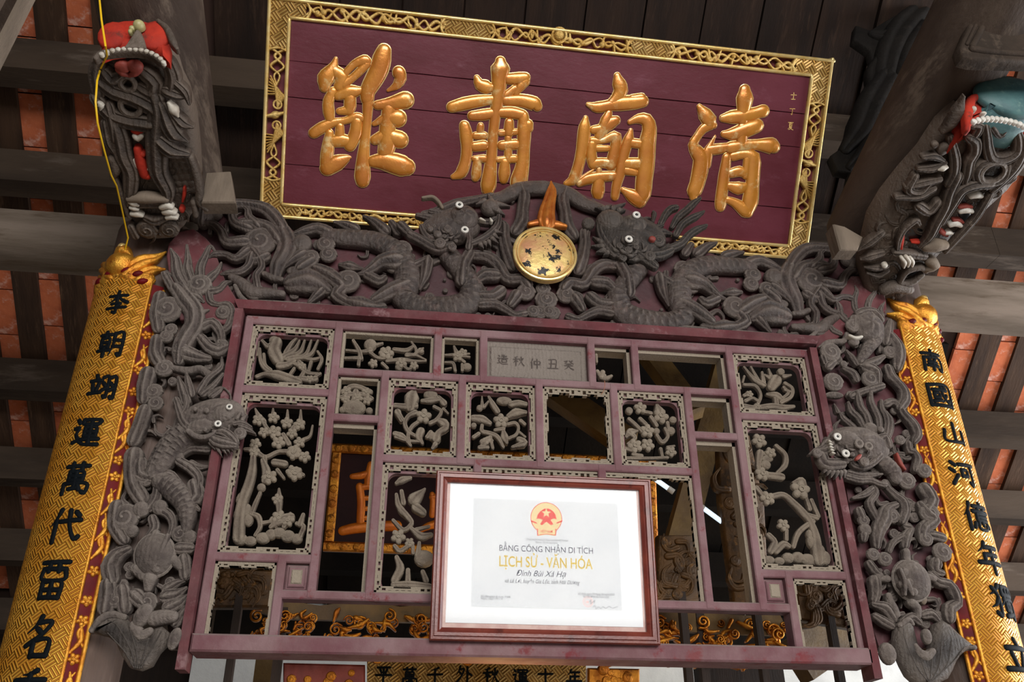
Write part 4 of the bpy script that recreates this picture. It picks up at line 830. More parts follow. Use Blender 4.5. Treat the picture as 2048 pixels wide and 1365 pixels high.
def studs(par, S, zm, x, y, rx, ry, h, n, mat, seed, off=0.0):
    """curls and wrinkles carved over a rounded head; h is the rise of the head above its ground, in the view's units"""
    rn = random.Random(seed); mb = MB()
    for k in range(n):
        q = math.sqrt((k + .6) / n) * .9; a = k * 2.4; X, Y = x + rx * q * math.cos(a), y + ry * q * math.sin(a); rise = h * math.sqrt(max(0, 1 - q * q)) * zm.k * S.sc(*zm.pt(x, y)); t = min(rx, ry) * rn.uniform(.10, .17)
        if k % 3 == 0: mb.D(S, zm, f'{X} {Y} {t} {rn.choice((1, -1))} {rn.random() * 6}', 'curl', off=off + rise - .006)
        else:
            b = a + rn.uniform(.6, 1.6); mb.S(S, zm, f'{X - 1.5 * t * math.cos(b)} {Y - 1.5 * t * math.sin(b)} {t * .2},{X} {Y} {t * .48},{X + 1.6 * t * math.cos(b + .5)} {Y + 1.6 * t * math.sin(b + .5)} {t * .14}', off=off + rise - .005, hk=1.1)
    return stuff(mb.build('carved_curls', mat, par))
# --- top frieze: two dragons facing a flaming sun disc
TF = Plane((0, -.005, 1.6), (1, 0, 0), (0, -1, 0)); TFM = Plane((0, -.005, 1.6), (1, 0, 0), (0, -1, 0), mirror=SUNX)
top = thing('dragon_frieze', 'dark carved crest board of two dragons facing a gilded sun disc', 'frieze', tuple(P3(1090, 600, 0)))
F1 = Zm(340, 340, 860, 1972); F2 = Zm(800, 340, 1300, 1896); HL = Zm(800, 360, 1060, 1774); HR = Zm(1140, 370, 1440, 1950)
mb = MB()
mb.G(TF, PX, '462 628, 440 560, 400 500, 396 460, 404 430, 436 412, 480 406, 520 412, 560 432, 586 462, 640 468, 700 470, 800 478, 850 450, 880 430, 930 408, 1010 392, 1040 380, 1092 374, 1150 382, 1178 394, 1240 412, 1300 440, 1350 480, 1400 500, 1460 520, 1560 540, 1590 516, 1640 502, 1690 512, 1720 540, 1722 570, 1700 620, 1630 696, 1560 690, 1400 680, 1000 656, 700 638, 500 626', off=-.045, th=.03)
mb.build('backboard', 'backboard', top, smooth=False)
mb = MB()
a = TF.uv(470, 612); b = TF.uv(1640, 684); zt, zb = TF.uv(900, 632)[1], TF.uv(900, 649)[1]
xa, xb = TF.uv(478, 622)[0], TF.uv(1628, 692)[0]
mb.hexa([(xa, -.03, zb + 1.6), (xb, -.03, zb + 1.6), (xb + .02, -.03, zt + 1.6), (xa - .02, -.03, zt + 1.6), (xa, .05, zb + 1.6), (xb, .05, zb + 1.6), (xb + .02, .05, zt + 1.6), (xa - .02, .05, zt + 1.6)])
mb.build('base_moulding', 'crimson', top, smooth=False)
each('moulding_lip', 'greycarve', top, TF, PX, '492 605 5,560 606 4,700 617 4/880 628 4,960 636 4,1090 642 4,1230 650 4/1330 652 4,1450 662 4,1560 672 4,1615 676 4,1640 655 4/470 572 4,480 592 5,492 605 6', off=.0)
BODY = '1200 500 58,1320 515 66,1450 525 70,1580 548 74,1700 615 84,1785 740 92,1800 860 92,1770 960 88,1860 1030 84,2010 1050 90,2150 1050 100,2260 1000 90,2290 900 84,2230 790 76,2150 690 72,2110 640 70'
def dragon(S, sfx):
    mb = MB(); mb.S(S, F1, BODY, off=-.012, hk=.75, scales=.030, step=.006); d = mb.build('dragon', 'darkcarve', top)
    each('tail_wheel', 'darkcarve', d, S, F1, '680 540 115', 'curl', off=-.005)
    each('tail_flame', 'darkcarve', d, S, F1, '590 440 42,490 400 34,462 320 28,400 268 24/660 420 40,600 360 30,590 310 22,565 285 14/560 545 48,430 545 38,390 470 32,330 412 26,240 402 12/580 620 40,500 672 30,420 642 24,340 642 26,300 662 10/620 650 34,592 730 30,530 772 28,440 782 22,390 792 10/630 610 30,682 682 28,692 742 26,652 802 26,662 880 26', off=0, groove=3)
    each('tail_arc', 'darkcarve', d, S, F1, '560 410 44,650 415 48,750 450 50,815 530 52/720 660 45,640 690 40,580 640 34', off=-.008, groove=3)
    each('haunch', 'darkcarve', d, S, F1, '850 460 60,890 560 72,870 645 72,820 725 60,800 810 42/950 860 84,1050 850 105,1140 880 74,1185 905 46', off=-.01, hk=.7, groove=3)
    each('tail_tuft', 'darkcarve', d, S, F1, '715 790 22,780 820 26,845 832 20/470 815 30,540 860 42,625 930 50,725 935 42,850 940 26', off=-.008)
    each('back_fin', 'darkcarve', d, S, F1, '930 492 18,1020 468 38,1120 448 46,1200 480 50/1250 395 12,1330 420 34,1400 450 42/1470 350 10,1550 392 30,1630 460 44/1680 400 24,1730 470 36/2280 790 10,2310 840 30,2380 910 18', off=-.012, groove=3)
    each('cloud_scroll', 'darkcarve', d, S, F1, '1180 562 64,1065 662 62,1200 640 60,1345 842 92,640 922 66,1430 1030 82,1700 715 70,1755 600 72,2700 925 66,2860 985 72,2905 1085 52,2790 460 60', 'curl', off=-.004)
    each('cloud_lobe', 'darkcarve', d, S, F1, '1000 560 72,250 350 84 66,330 330 60 50,960 770 70 40', 'dome', off=-.012)
    each('cloud_ribbon', 'darkcarve', d, S, F1, '250 400 40,262 330 54,300 292 46,380 272 38,480 262 40,600 268 42,720 300 50,800 370 52,850 440 46/850 752 12,920 692 32,1000 645 46/1000 742 52,1062 702 52/1120 762 52,1200 802 62,1285 862 56/1300 902 46,1262 952 46,1322 992 42/1330 1000 40,1430 1032 70,1540 1052 56,1612 1042 34/1060 1000 18,1100 962 30,1142 922 40', off=-.008, groove=3)
    each('leg', 'darkcarve', d, S, F1, '1700 690 80,1600 702 56,1540 742 42,1470 782 24,1420 792 10/1780 880 64,1680 920 62,1600 962 52,1560 982 42/1860 722 32,1920 692 26,1960 660 16', off=0, groove=3)
    each('spur', 'darkcarve', d, S, F1, '1290 720 16,1362 732 40,1460 752 12/1500 802 38,1582 842 40,1622 822 28', off=-.005, groove=3)
    each('beard_wing', 'darkcarve', d, S, F2, '205 700 46,190 800 36,150 905 8', off=-.004, groove=3)
    each('whisker', 'darkcarve', d, S, F2, '525 640 42,482 720 46,470 840 50', off=.004, groove=3)
    each('sleeve_flame', 'darkcarve', d, S, F2, '555 650 40,660 662 46,740 722 46,790 802 42,832 832 40,920 832 42,962 872 46/770 400 22,790 430 36,790 520 42,812 620 46,850 722 52/918 130 36,942 205 42,930 300 42,920 400 50,880 462 46', off=-.006, groove=3)
    each('low_cloud', 'darkcarve', d, S, F2, '622 962 46,702 962 46,762 922 46/620 1022 36,720 1022 36,802 1062 30,872 1102 26,942 1092 30/842 1012 36,882 952 46/590 830 36,640 800 50,720 800 48', off=-.004, groove=3)
    each('arch_rim', 'darkcarve', d, S, F2, '640 232 40,700 218 42,770 206 44,830 180 50,900 146 52,1000 134 52,1100 132 52', off=-.006, hk=.6)
    return d
filler(top, TF, '462 628, 440 560, 400 500, 396 460, 404 430, 436 412, 480 406, 520 412, 560 432, 586 462, 640 468, 700 470, 800 478, 850 450, 880 430, 930 408, 1010 392, 1040 380, 1092 374, 1150 382, 1178 394, 1240 412, 1300 440, 1350 480, 1400 500, 1460 520, 1560 540, 1590 516, 1640 502, 1690 512, 1720 540, 1722 570, 1700 620, 1630 696, 1560 690, 1400 680, 1000 656, 700 638, 500 626', 150, 'darkcarve', 4, -.03)
dl = dragon(TF, 0); dr = dragon(TFM, 1)
each('centre_cloud', 'darkcarve', top, TF, F2, '1085 900 52,1010 1072 48,1130 1075 48', 'curl', off=0)
# left head
h = HL
mb = MB(); mb.D(TF, h, '700 650 360 250 -.15 150', lump=.05, seg=26, rings=6, off=.0); hd = mb.build('dragon_head', 'darkcarve', dl); studs(dl, TF, HL, 640, 680, 330, 220, 150, 34, 'darkcarve', 1)
each('brow_ridge', 'darkcarve', dl, TF, h, '330 480 56,450 455 60,600 402 70,760 335 70,900 300 60,1100 255 48,1240 215 40', off=.0, groove=3)
mb = MB(); mb.D(TF, h, '870 520 180 170 0 110', lump=.12, seg=24, rings=6, off=.03)
for k in range(26): mb.D(TF, h, f'{870 + 150 * math.cos(k * 2.4) * (k / 26) ** .5} {520 + 140 * math.sin(k * 2.4) * (k / 26) ** .5} 26 26 0 22', off=.03 + .10 * TF.sc(920, 430) * 9 * (1 - k / 26))
mb.build('forehead', 'darkcarve', dl)
mb = MB(); mb.D(TF, h, '1230 385 115 110 0 110', off=.02); mb.D(TF, h, '1290 395 46 40 0 40', off=.04); mb.D(TF, h, '1180 330 50', 'curl', off=.035); mb.build('snout', 'darkcarve', dl)
each('jaw', 'darkcarve', dl, TF, h, '1350 500 34,1330 620 46,1250 722 52,1120 812 52,1000 862 42/1090 562 42,1200 575 42,1300 525 28/150 752 58,250 802 60,350 862 60,480 932 60,600 922 60,700 892 50/300 642 40,352 742 50,432 802 52,560 802 46', off=.025, groove=3)
each('cheek_curl', 'darkcarve', dl, TF, h, '545 860 70,712 912 52,650 665 48', 'curl', off=.05)
each('cheek_knob', 'darkcarve', dl, TF, h, '512 742 50,412 672 40', 'dome', off=.05)
each('mane_lock', 'darkcarve', dl, TF, h, '20 622 62,82 682 58,152 752 50/240 480 30,352 502 42,482 532 46/430 430 40,600 472 48,682 522 46/300 642 18,402 572 40,502 562 46/940 722 38,952 822 42,942 922 50', off=.02, groove=3)
spikes(dl, TF, h, '1300 700,1392 722/1285 752,1352 802/1260 800,1340 862/1210 842,1240 905/1160 862,1180 905/1100 882,1140 932', mat='darkcarve', r0=30, off=.03)
spikes(dl, TF, h, '1330 330,1500 356/1340 420,1430 476/1270 350,1340 260/1250 290,1200 190/1150 290,1040 330', name='nose_spike', mat='darkcarve', r0=36, off=.035)
spikes(dl, TF, h, '1100 530,1165 558/1250 560,1230 520', name='tooth', mat='tooth', r0=18, off=.05)
each('broken_whisker', 'palewood', dl, TF, h, '310 240 16,440 230 22,522 290 22,578 378 20', off=.03)
eyes(dl, TF, h, '810 340 44,885 680 44', off=.075)
# right head
h = HR
mb = MB(); mb.D(TF, h, '800 720 410 320 -.1 190', lump=.06, seg=26, rings=6, off=.0); mb.build('dragon_head', 'blackcarve', dr); studs(dr, TF, HR, 800, 740, 380, 290, 190, 40, 'blackcarve', 2)
mb = MB(); mb.D(TF, h, '520 490 165 155 0 140', off=.03); mb.D(TF, h, '470 430 60', 'curl', off=.055); mb.build('snout', 'blackcarve', dr)
mb = MB(); mb.D(TF, h, '835 535 155 140 0 120', lump=.1, off=.04); mb.build('forehead', 'blackcarve', dr)
each('jaw', 'blackcarve', dr, TF, h, '390 462 30,392 582 46,452 722 56,560 862 58,642 922 40/722 822 52,852 882 62,1002 982 62,1102 1052 50/850 962 42,1002 922 62,1182 902 62,1302 852 50', off=.03, groove=3)
each('cheek_curl', 'blackcarve', dr, TF, h, '1042 922 62,1150 722 74', 'curl', off=.05)
each('mane_lock', 'blackcarve', dr, TF, h, '1180 502 36,1242 382 42,1312 312 42,1382 292 34/1330 542 30,1402 422 42,1522 322 42,1602 242 38,1692 172 18/1380 645 40,1452 522 42,1562 442 40,1642 402 36,1742 342 14/1285 832 46,1442 762 46,1542 652 42,1642 582 40,1772 526 20/1000 602 40,1102 562 42,1202 522 22/1100 622 40,1202 612 46,1312 632 18/1120 842 36,1212 832 36,1282 772 14/1000 522 22,982 432 12/1080 470 20,1100 380 26,1085 345 14', off=.02, groove=3)
spikes(dr, TF, h, '410 745,300 675/420 800,285 790/440 850,345 872/485 880,440 908', mat='blackcarve', r0=34, off=.03)
spikes(dr, TF, h, '440 310,330 292/560 310,720 235/640 330,720 330/480 300,540 262', name='nose_spike', mat='blackcarve', r0=36, off=.035)
each('cheek_knob', 'blackcarve', dr, TF, h, '645 885 48,240 500 76', 'dome', off=.02)
each('ear_inlay', 'dullred', dr, TF, h, '1070 700 40 34', 'dome', off=.075)
each('side_flame', 'darkcarve', dr, TF, h, '190 880 50,192 760 46,222 642 38,248 560 16', off=0, groove=3)
eyes(dr, TF, h, '865 390 42,765 705 42', off=.085)
# sun disc with its flame
SD = Plane((0, -.055, 1.6), (1, 0, 0), (0, -1, 0)); u, v = SD.uv(1090, 507); R = 58 * SD.sc(1090, 507)
cir = lambda r, n=48: [(u + r * math.cos(2 * PI * k / n), v + r * math.sin(2 * PI * k / n)) for k in range(n)]
mb = MB(); mb.poly(SD, cir(R * .98), off=-.004, th=.025); sd = mb.build('sun_disc', 'sundisc', top, smooth=False)
mb = MB(); mb.dome(SD, u, v, R * .84, R * .84, 0, .012, off=-.003, seg=36, rings=5); mb.build('disc_face', 'sundisc', sd)
mb = MB(); mb.ring(SD, u, v, R * .96, R * .05, 0, 48, 7); mb.ring(SD, u, v, R * .86, R * .03, 0, 48, 6); mb.build('disc_rim', 'giltedge', sd)
mb = MB(); mb.S(SD, F2, '1110 400 66,1112 330 58,1132 240 44,1150 160 34,1146 88 6', off=-.01, hk=.7, groove=3); fl = mb.build('flame', 'flame', sd)
each('flame_foot', 'flame', sd, SD, F2, '985 410 18,1050 400 26,1110 408 26/1120 408 26,1190 412 26,1255 425 14', off=-.012, hk=.8)

g0 = 'greycarve'
# --- side friezes
SF = Plane((0, -.01, 1.6), (1, 0, 0), (0, -1, 0))
def rstile(t, pts, w):
    q = [SF.uv(*p) for p in pts]; mb = MB(); x0, z0 = q[0]; x1, z1 = q[-1]
    mb.hexa([(x0 - w, -.03, z0 + 1.6), (x0 + w, -.03, z0 + 1.6), (x1 + w, -.03, z1 + 1.6), (x1 - w, -.03, z1 + 1.6), (x0 - w, .05, z0 + 1.6), (x0 + w, .05, z0 + 1.6), (x1 + w, .05, z1 + 1.6), (x1 - w, .05, z1 + 1.6)][::1]); mb.build('side_stile', 'crimson', t, smooth=False)
sl = thing('carved_side_frieze', 'grey carved dragon, cloud and turtle panel beside the left couplet', 'frieze', tuple(P3(300, 1330, -.01)))
Z4 = Zm(160, 480, 520, 1170); Z5 = Zm(160, 860, 520, 973); Z8 = Zm(320, 760, 530, 1686)
mb = MB(); mb.G(SF, PX, '340 470, 372 458, 400 462, 425 490, 440 560, 478 610, 470 640, 448 760, 420 900, 392 1110, 366 1300, 340 1300, 330 1200, 240 1240, 205 1240, 212 1130, 228 1060, 236 1000, 254 950, 264 890, 280 820, 300 760, 312 700, 318 660, 316 600, 326 540, 332 500', off=-.07, th=.02); mb.build('backboard', 'column', sl, smooth=False)
filler(sl, SF, '340 470, 372 458, 400 462, 425 490, 440 560, 478 610, 470 640, 448 760, 420 900, 392 1110, 366 1300, 340 1300, 330 1200, 240 1240, 205 1240, 212 1130, 228 1060, 236 1000, 254 950, 264 890, 280 820, 300 760, 312 700, 318 660, 316 600, 326 540, 332 500', 110, g0, 5, -.03)
rstile(sl, ((480, 622), (362, 1342)), .0145)
mb = MB(); mb.G(SF, PX, '333 512, 337 487, 357 464, 387 457, 411 475, 426 492, 450 560, 474 600, 470 630, 452 650, 420 640, 360 640, 340 560', off=-.008, th=.03, bev=.004); mb.build('flame_plate', 'crimson', sl, smooth=False)
g = 'greycarve'
each('flame', g, sl, SF, Z4, '700 335 32,640 232 38,622 132 30,590 60 8/740 305 32,702 202 32,702 132 22,694 35 8/780 262 30,782 182 28,812 112 22,846 42 12,884 80 6/822 272 30,862 232 26,892 202 18,918 148 6/850 332 28,902 322 22,942 282 18,978 270 6', off=-.004, groove=3)
each('flame_whorl', g, sl, SF, Z4, '775 290 72', 'curl', off=.004)
each('scroll', g, sl, SF, Z4, '835 322 26,850 402 22,902 422 18,962 424 24,988 482 26,962 562 24,912 592 20,880 565 14/600 232 10,552 222 26,592 302 26,622 362 20', off=-.006, groove=3)
each('cloud_scroll', g, sl, SF, Z4, '930 470 46,565 450 90,590 580 40,560 625 42,545 832 58,480 985 54,490 1062 48', 'curl', off=0)
each('cloud_edge', g, sl, SF, Z4, '520 372 42,500 480 46,510 572 40/500 652 40,492 742 44,520 800 40/442 872 52,422 952 52,412 1032 42/422 1112 46,392 1202 48,352 1302 48', off=-.01, groove=3)
each('rock_form', g, sl, SF, Z4, '635 322 48,692 402 62,742 472 62,742 562 62,692 642 62,652 722 54,642 785 34/800 562 36,862 542 36,912 602 28,922 682 20/790 642 32,842 702 38,902 722 42,945 702 28/700 742 52,762 762 42,832 772 24/690 352 26,762 372 30,802 402 10', off=-.004, groove=3)
each('claw', g, sl, SF, Z4, '600 832 18,702 852 26,782 842 26,862 882 22,904 808 10/800 470 16,835 455 6', off=0)
each('boulder', g, sl, SF, Z4, '920 685 44,660 720 62,760 545 46', 'dome', off=-.004, lump=.12)
mb = MB(); mb.S(SF, Z5, '640 -10 80,560 40 80,490 100 74,440 170 66,400 230 50', off=.0, hk=.8, scales=.022, step=.005); d = mb.build('dragon', g, sl)
mb = MB(); mb.D(SF, Z8, '820 640 520 330 -.35 260', lump=.05, seg=26, rings=6, off=.0); mb.D(SF, Z8, '1010 560 190 150 -.5 150', off=.035); mb.D(SF, Z8, '660 745 220 135 -.35 90', off=.04); mb.build('dragon_head', g, d); studs(d, SF, Z8, 760, 640, 470, 290, 260, 34, g, 3)
each('mane_lock', g, d, SF, Z4, '690 1052 32,662 962 28,640 895 10/722 1002 28,702 922 22,690 865 8/782 982 26,832 902 22,912 832 18,922 765 6/802 1002 24,862 952 20,928 875 12/852 1012 22,902 972 16,948 958 8', off=.015, groove=3)
each('horn', g, d, SF, Z8, '640 452 42,762 382 40,880 352 28/840 272 30,952 192 26,1022 132 14,1122 232 12,1132 335 8/360 562 62,422 422 46,402 250 28/262 322 50,332 522 72,402 682 82,522 802 90/500 702 62,602 642 62,702 622 50', off=.03, groove=3)
each('eyelid', g, d, SF, Z8, '450 822 40,562 902 42,702 922 40,822 882 30,882 828 16', off=.06)
each('jaw', g, d, SF, Z8, '882 832 52,1002 832 74,1122 902 74,1202 982 62/822 922 62,902 982 92,1042 1022 92,1182 1042 62/1202 702 42,1322 692 42,1465 752 14/1302 762 52,1422 802 42,1525 862 12', off=.045, groove=3)
each('nostril', g, d, SF, Z8, '1280 855 95', 'curl', off=.05)
each('knob', g, d, SF, Z8, '560 470 32,740 490 42,720 800 32', 'dome', off=.07)
spikes(d, SF, Z8, '810 1015,880 1115/900 1055,985 1215/985 1075,1062 1185/1050 1080,1112 1162/1105 1070,1162 1132/1160 1050,1205 1100/1200 1025,1245 1070/1240 620,1300 515/1320 640,1400 560', off=.035, r0=34)
eyes(d, SF, Z8, '930 705 50,1112 435 46', off=.075)
each('whisker', g, d, SF, Z5, '705 80 26,622 62 22,540 68 13/690 104 22,602 102 22,530 135 28/540 172 26,602 212 28,642 262 26,642 325 20/602 182 20,642 202 18,698 200 6', off=.0, groove=3)
each('claw_ball', g, d, SF, Z5, '528 140 36,330 432 46,430 420 42', 'dome', off=0)
each('body_arch', g, d, SF, Z5, '440 282 52,502 322 62,562 392 56,582 472 46,576 545 28', off=-.002, scales=.02, step=.005)
each('scroll', g, sl, SF, Z5, '330 182 36,332 242 42,402 262 30,482 242 26,535 285 18/620 302 42,632 362 42,602 402 34,642 432 12/422 312 26,412 372 30,380 422 28/430 432 30,482 462 26,502 512 22,490 565 18/392 482 26,402 532 28,372 572 18/540 642 36,592 642 32/562 702 36,572 785 36', off=-.004, groove=3)
each('cloud_scroll', g, sl, SF, Z5, '350 262 46,630 332 42,240 472 78,540 562 46,190 922 46,360 932 56', 'curl', off=0)
each('boulder', g, sl, SF, Z5, '590 582 42,280 548 36', 'dome', off=-.004)
each('cloud_edge', g, sl, SF, Z5, '292 142 52,282 202 46,292 302 46,332 372 44/202 422 46,192 522 42,232 592 38/252 652 30,202 682 46,162 742 52,172 805 44/152 842 46,152 902 52,142 962 50', off=-.01, groove=3)
each('wave', g, sl, SF, Z5, '230 872 42,242 962 42/302 902 46,332 932 40/470 862 32,522 832 26,562 818 10/470 902 42,522 892 36,572 858 12/482 962 42,542 932 36,575 900 12/520 1042 32,562 982 22,594 930 8', off=-.006, groove=3)
mb = MB(); mb.D(SF, Z5, '405 680 105 122 -.3 70', seg=24, rings=6, off=.0); tu = mb.build('turtle', g, sl)
mb = MB(); u, v = SF.uv(*Z5.pt(405, 680)); q = Z5.k * SF.sc(310, 1112); mb.ring(SF, u, v, 98 * q, 14 * q, .002, 30, 6, ry=115 * q, rot=.3); mb.build('shell_rim', g, tu)
each('shell_plate', g, tu, SF, Z5, '380 640 26,430 630 26,405 690 30,360 700 24,450 690 24,410 750 26', 'dome', off=.02)
each('flipper', g, tu, SF, Z5, '300 752 30,342 792 26/500 702 30,545 742 24/380 800 42,370 855 26/410 565 26,405 610 26', off=0)
each('shell_spike', g, tu, SF, Z5, '472 570 10,442 652 14,408 735 8', off=.03)
mb = MB(); mb.G(SF, Z5, '60 1090, 90 1040, 150 1005, 210 1000, 250 1020, 285 1070, 325 1125, 372 1112, 400 1070, 440 1060, 475 1090, 470 1150, 420 1200, 380 1270, 320 1295, 260 1280, 220 1220, 190 1150, 140 1110, 80 1095', off=.02, th=.045, bev=.014); lf = mb.build('lotus_leaf', 'blackcarve', sl)
each('leaf_vein', 'blackcarve', lf, SF, Z5, '300 1285 4,270 1180 5,200 1060 4,150 1030 3/310 1288 4,305 1200 5,270 1080 4/320 1288 4,350 1200 5,370 1130 4/330 1285 4,390 1180 5,440 1090 4/290 1285 4,240 1200 4,150 1100 3', off=.02, hk=.9)
each('leaf_curl', g, lf, SF, Z5, '292 1062 30,332 1112 32,375 1092 24/400 1022 42,452 1012 42,502 1012 34/62 1085 16,110 1028 22,170 1000 22,240 1015 18', off=.012)
each('lotus_bud', g, lf, SF, Z5, '340 1002 46 68 .4,510 1130 34 62 .2', 'dome', off=.022)

sr = thing('carved_side_frieze', 'grey carved dragon, cloud and turtle panel beside the right couplet', 'frieze', tuple(P3(1800, 1340, -.01)))
A1 = Zm(1620, 540, 1880, 1268); A2 = Zm(1660, 940, 1960, 1280); A3 = Zm(1600, 780, 1860, 1774); A4 = Zm(1660, 1180, 1980, 2048)
mb = MB(); mb.G(SF, PX, '1640 640, 1660 600, 1700 560, 1752 549, 1768 580, 1780 630, 1796 660, 1812 690, 1814 725, 1806 742, 1818 770, 1826 790, 1820 815, 1846 860, 1850 885, 1846 905, 1858 930, 1876 980, 1882 1020, 1876 1060, 1890 1078, 1902 1104, 1896 1140, 1912 1165, 1926 1215, 1918 1250, 1880 1290, 1790 1310, 1760 1300, 1730 1210, 1690 960, 1640 740, 1630 680', off=-.06, th=.02); mb.build('backboard', 'backboard', sr, smooth=False)
filler(sr, SF, '1640 640, 1660 600, 1700 560, 1752 549, 1768 580, 1780 630, 1796 660, 1812 690, 1814 725, 1806 742, 1818 770, 1826 790, 1820 815, 1846 860, 1850 885, 1846 905, 1858 930, 1876 980, 1882 1020, 1876 1060, 1890 1078, 1902 1104, 1896 1140, 1912 1165, 1926 1215, 1918 1250, 1880 1290, 1790 1310, 1760 1300, 1730 1210, 1690 960, 1640 740, 1630 680', 110, g0, 6, -.03)
rstile(sr, ((1622, 700), (1752, 1360)), .0145)
mb = MB(); mb.G(SF, A1, '330 160, 400 60, 645 45, 690 150, 745 300, 750 380, 700 440, 690 560, 300 640, 150 800, 60 760, 80 640, 200 480', off=-.008, th=.03, bev=.004); mb.build('flame_plate', 'crimson', sr, smooth=False)
each('flame', g, sr, SF, A1, '440 155 6,456 212 18,432 292 26,442 382 26,474 415 20/656 155 6,632 222 18,582 292 26,562 362 28,562 410 26/728 315 6,702 352 16,682 402 24,702 445 24/258 300 10,286 362 26,302 442 28,352 492 28/115 538 10,192 552 20,232 592 26,295 622 22', off=-.004, groove=3)
mb = MB(); mb.D(SF, A1, '545 560 150 150 0 110', off=0, lump=.08, seg=24, rings=6); lion = mb.build('lion_head', g, sr)
each('hair_lock', g, lion, SF, A1, '480 432 46,542 412 46,622 422 46,684 482 40/430 482 42,422 562 46/600 452 42,642 522 46,642 602 46/540 430 36,560 520 40,540 600 36/480 470 30,500 560 34', off=.02, groove=3)
each('hair_whorl', g, lion, SF, A1, '420 540 62', 'curl', off=.03)
each('tooth_row', 'tooth', lion, SF, A1, '385 642 14,442 662 14,504 652 12', off=.03)
each('chin', g, lion, SF, A1, '430 702 48 38', 'dome', off=.01)
each('neck', g, lion, SF, A1, '652 562 62,642 662 62,582 742 56,532 822 46,490 885 34', off=-.002, scales=.02, step=.005)
each('whisker', g, lion, SF, A1, '362 622 20,332 692 24,242 702 26,162 712 22,88 752 8', off=0)
each('cloud_scroll', g, sr, SF, A1, '200 802 92,230 1092 88,590 1062 78,780 800 58', 'curl', off=0)
each('scroll', g, sr, SF, A1, '182 942 42,232 902 32/132 852 30,152 905 30/358 788 10,412 852 24,452 915 26/340 962 26,422 1012 36,452 1065 34/500 932 22,562 922 42,642 892 42,716 848 22/560 962 62,642 1002 52,662 1085 34/702 1132 32,602 1162 34,502 1192 32,420 1232 40', off=-.004, groove=3)
each('boulder', g, sr, SF, A1, '330 920 32,240 1222 84 32', 'dome', off=-.004)
each('cloud_edge', g, sr, SF, A1, '782 500 22,762 602 42,742 702 46/790 652 46,852 752 58,862 852 62,852 945 44/762 962 42,792 1042 46,852 1102 42,912 1182 46,922 1272 52,882 1345 44', off=-.01, groove=3)
mb = MB(); mb.S(SF, A3, '1060 930 90,1180 1020 104,1280 1120 98,1310 1210 80', off=.0, hk=.8, scales=.022, step=.005); d = mb.build('dragon', g, sr)
mb = MB(); mb.D(SF, A3, '760 780 430 260 .05 230', off=0, lump=.05, seg=26, rings=6); mb.D(SF, A3, '640 700 200 130 .3 130', off=.04); mb.D(SF, A3, '960 545 95 95 0 70', off=.02); mb.build('dragon_head', g, d); studs(d, SF, A3, 760, 790, 400, 240, 230, 36, g, 4)
each('mane_lock', g, d, SF, A3, '790 25 22,802 132 42,832 242 46,902 342 46,942 455 46/970 38 22,972 162 36,1022 282 42,1072 402 44,1082 505 40/660 175 18,702 292 40,792 382 44,852 485 40/540 305 14,592 392 36,672 462 40,742 525 38/1110 148 20,1122 262 34,1172 362 40,1192 482 42,1172 605 40/1180 305 18,1232 402 34,1242 522 36,1212 635 34/545 415 8,482 492 26,470 585 36/468 195 8,512 295 30', off=.012, groove=3)
each('jaw', g, d, SF, A3, '402 762 92,312 832 72,222 832 42,130 882 12/300 922 82,332 1002 82,432 1022 82,562 1012 70/690 962 26,742 1032 36,862 1052 42,982 1002 46,1082 902 52/1062 702 62,1152 652 62,1202 745 58', off=.035, groove=3)
each('nose_curl', g, d, SF, A3, '880 980 58,240 860 56', 'curl', off=.07)
each('knob', g, d, SF, A3, '1000 870 62,1100 540 40', 'dome', off=.04)
each('ear_inlay', 'dullred', d, SF, A3, '800 920 58 24 -.7', 'dome', off=.08)
spikes(d, SF, A3, '400 1105,378 1165/455 1115,428 1195/512 1125,488 1208/562 1125,560 1212/608 1115,612 1198/350 1090,330 1130', off=.03, r0=30)
spikes(d, SF, A3, '400 700,430 715/410 740,445 750/418 780,455 790/430 820,465 830/445 860,480 868', name='tooth', mat='tooth', r0=16, off=.07)
eyes(d, SF, A3, '805 735 56,935 770 52', mat=g, off=.08, dark=g)
eyes(d, SF, A3, '512 640 44,625 870 46', off=.075, kr=.42)
each('whisker', g, d, SF, A3, '680 1132 42,802 1162 42,952 1162 36,1125 1150 12/650 1192 42,802 1232 44,952 1232 42,1082 1282 36,1152 1292 42', off=.01, groove=3)
each('back_fin', 'dullred', d, SF, A3, '1325 875 16,1372 1002 26,1434 1085 16', off=-.002)
each('cloud_edge', g, sr, SF, A3, '1180 192 52,1262 162 46,1352 222 46,1422 332 56,1502 422 62,1562 502 66,1602 622 62,1562 705 44/1482 742 46,1502 832 46,1562 852 42,1612 962 52,1582 1085 48', off=-.01, groove=3)
each('cloud_scroll', g, sr, SF, A3, '1370 682 62,1700 1100 92,1460 1242 112', 'curl', off=0)
each('cloud_scroll', g, sr, SF, A2, '850 372 80,820 592 58,960 702 78,530 392 62,290 432 48,370 722 52,470 762 58', 'curl', off=0)
each('cloud_edge', g, sr, SF, A2, '812 172 62,862 262 62,832 335 58/782 312 46,832 382 62,882 432 56,802 502 52,790 565 48/882 562 42,955 582 40/902 802 52,902 862 42,955 882 28/860 902 36,932 962 42,1012 982 46,1062 1062 52,1082 1142 46,1022 1182 52,1022 1265 48', off=-.01, groove=3)
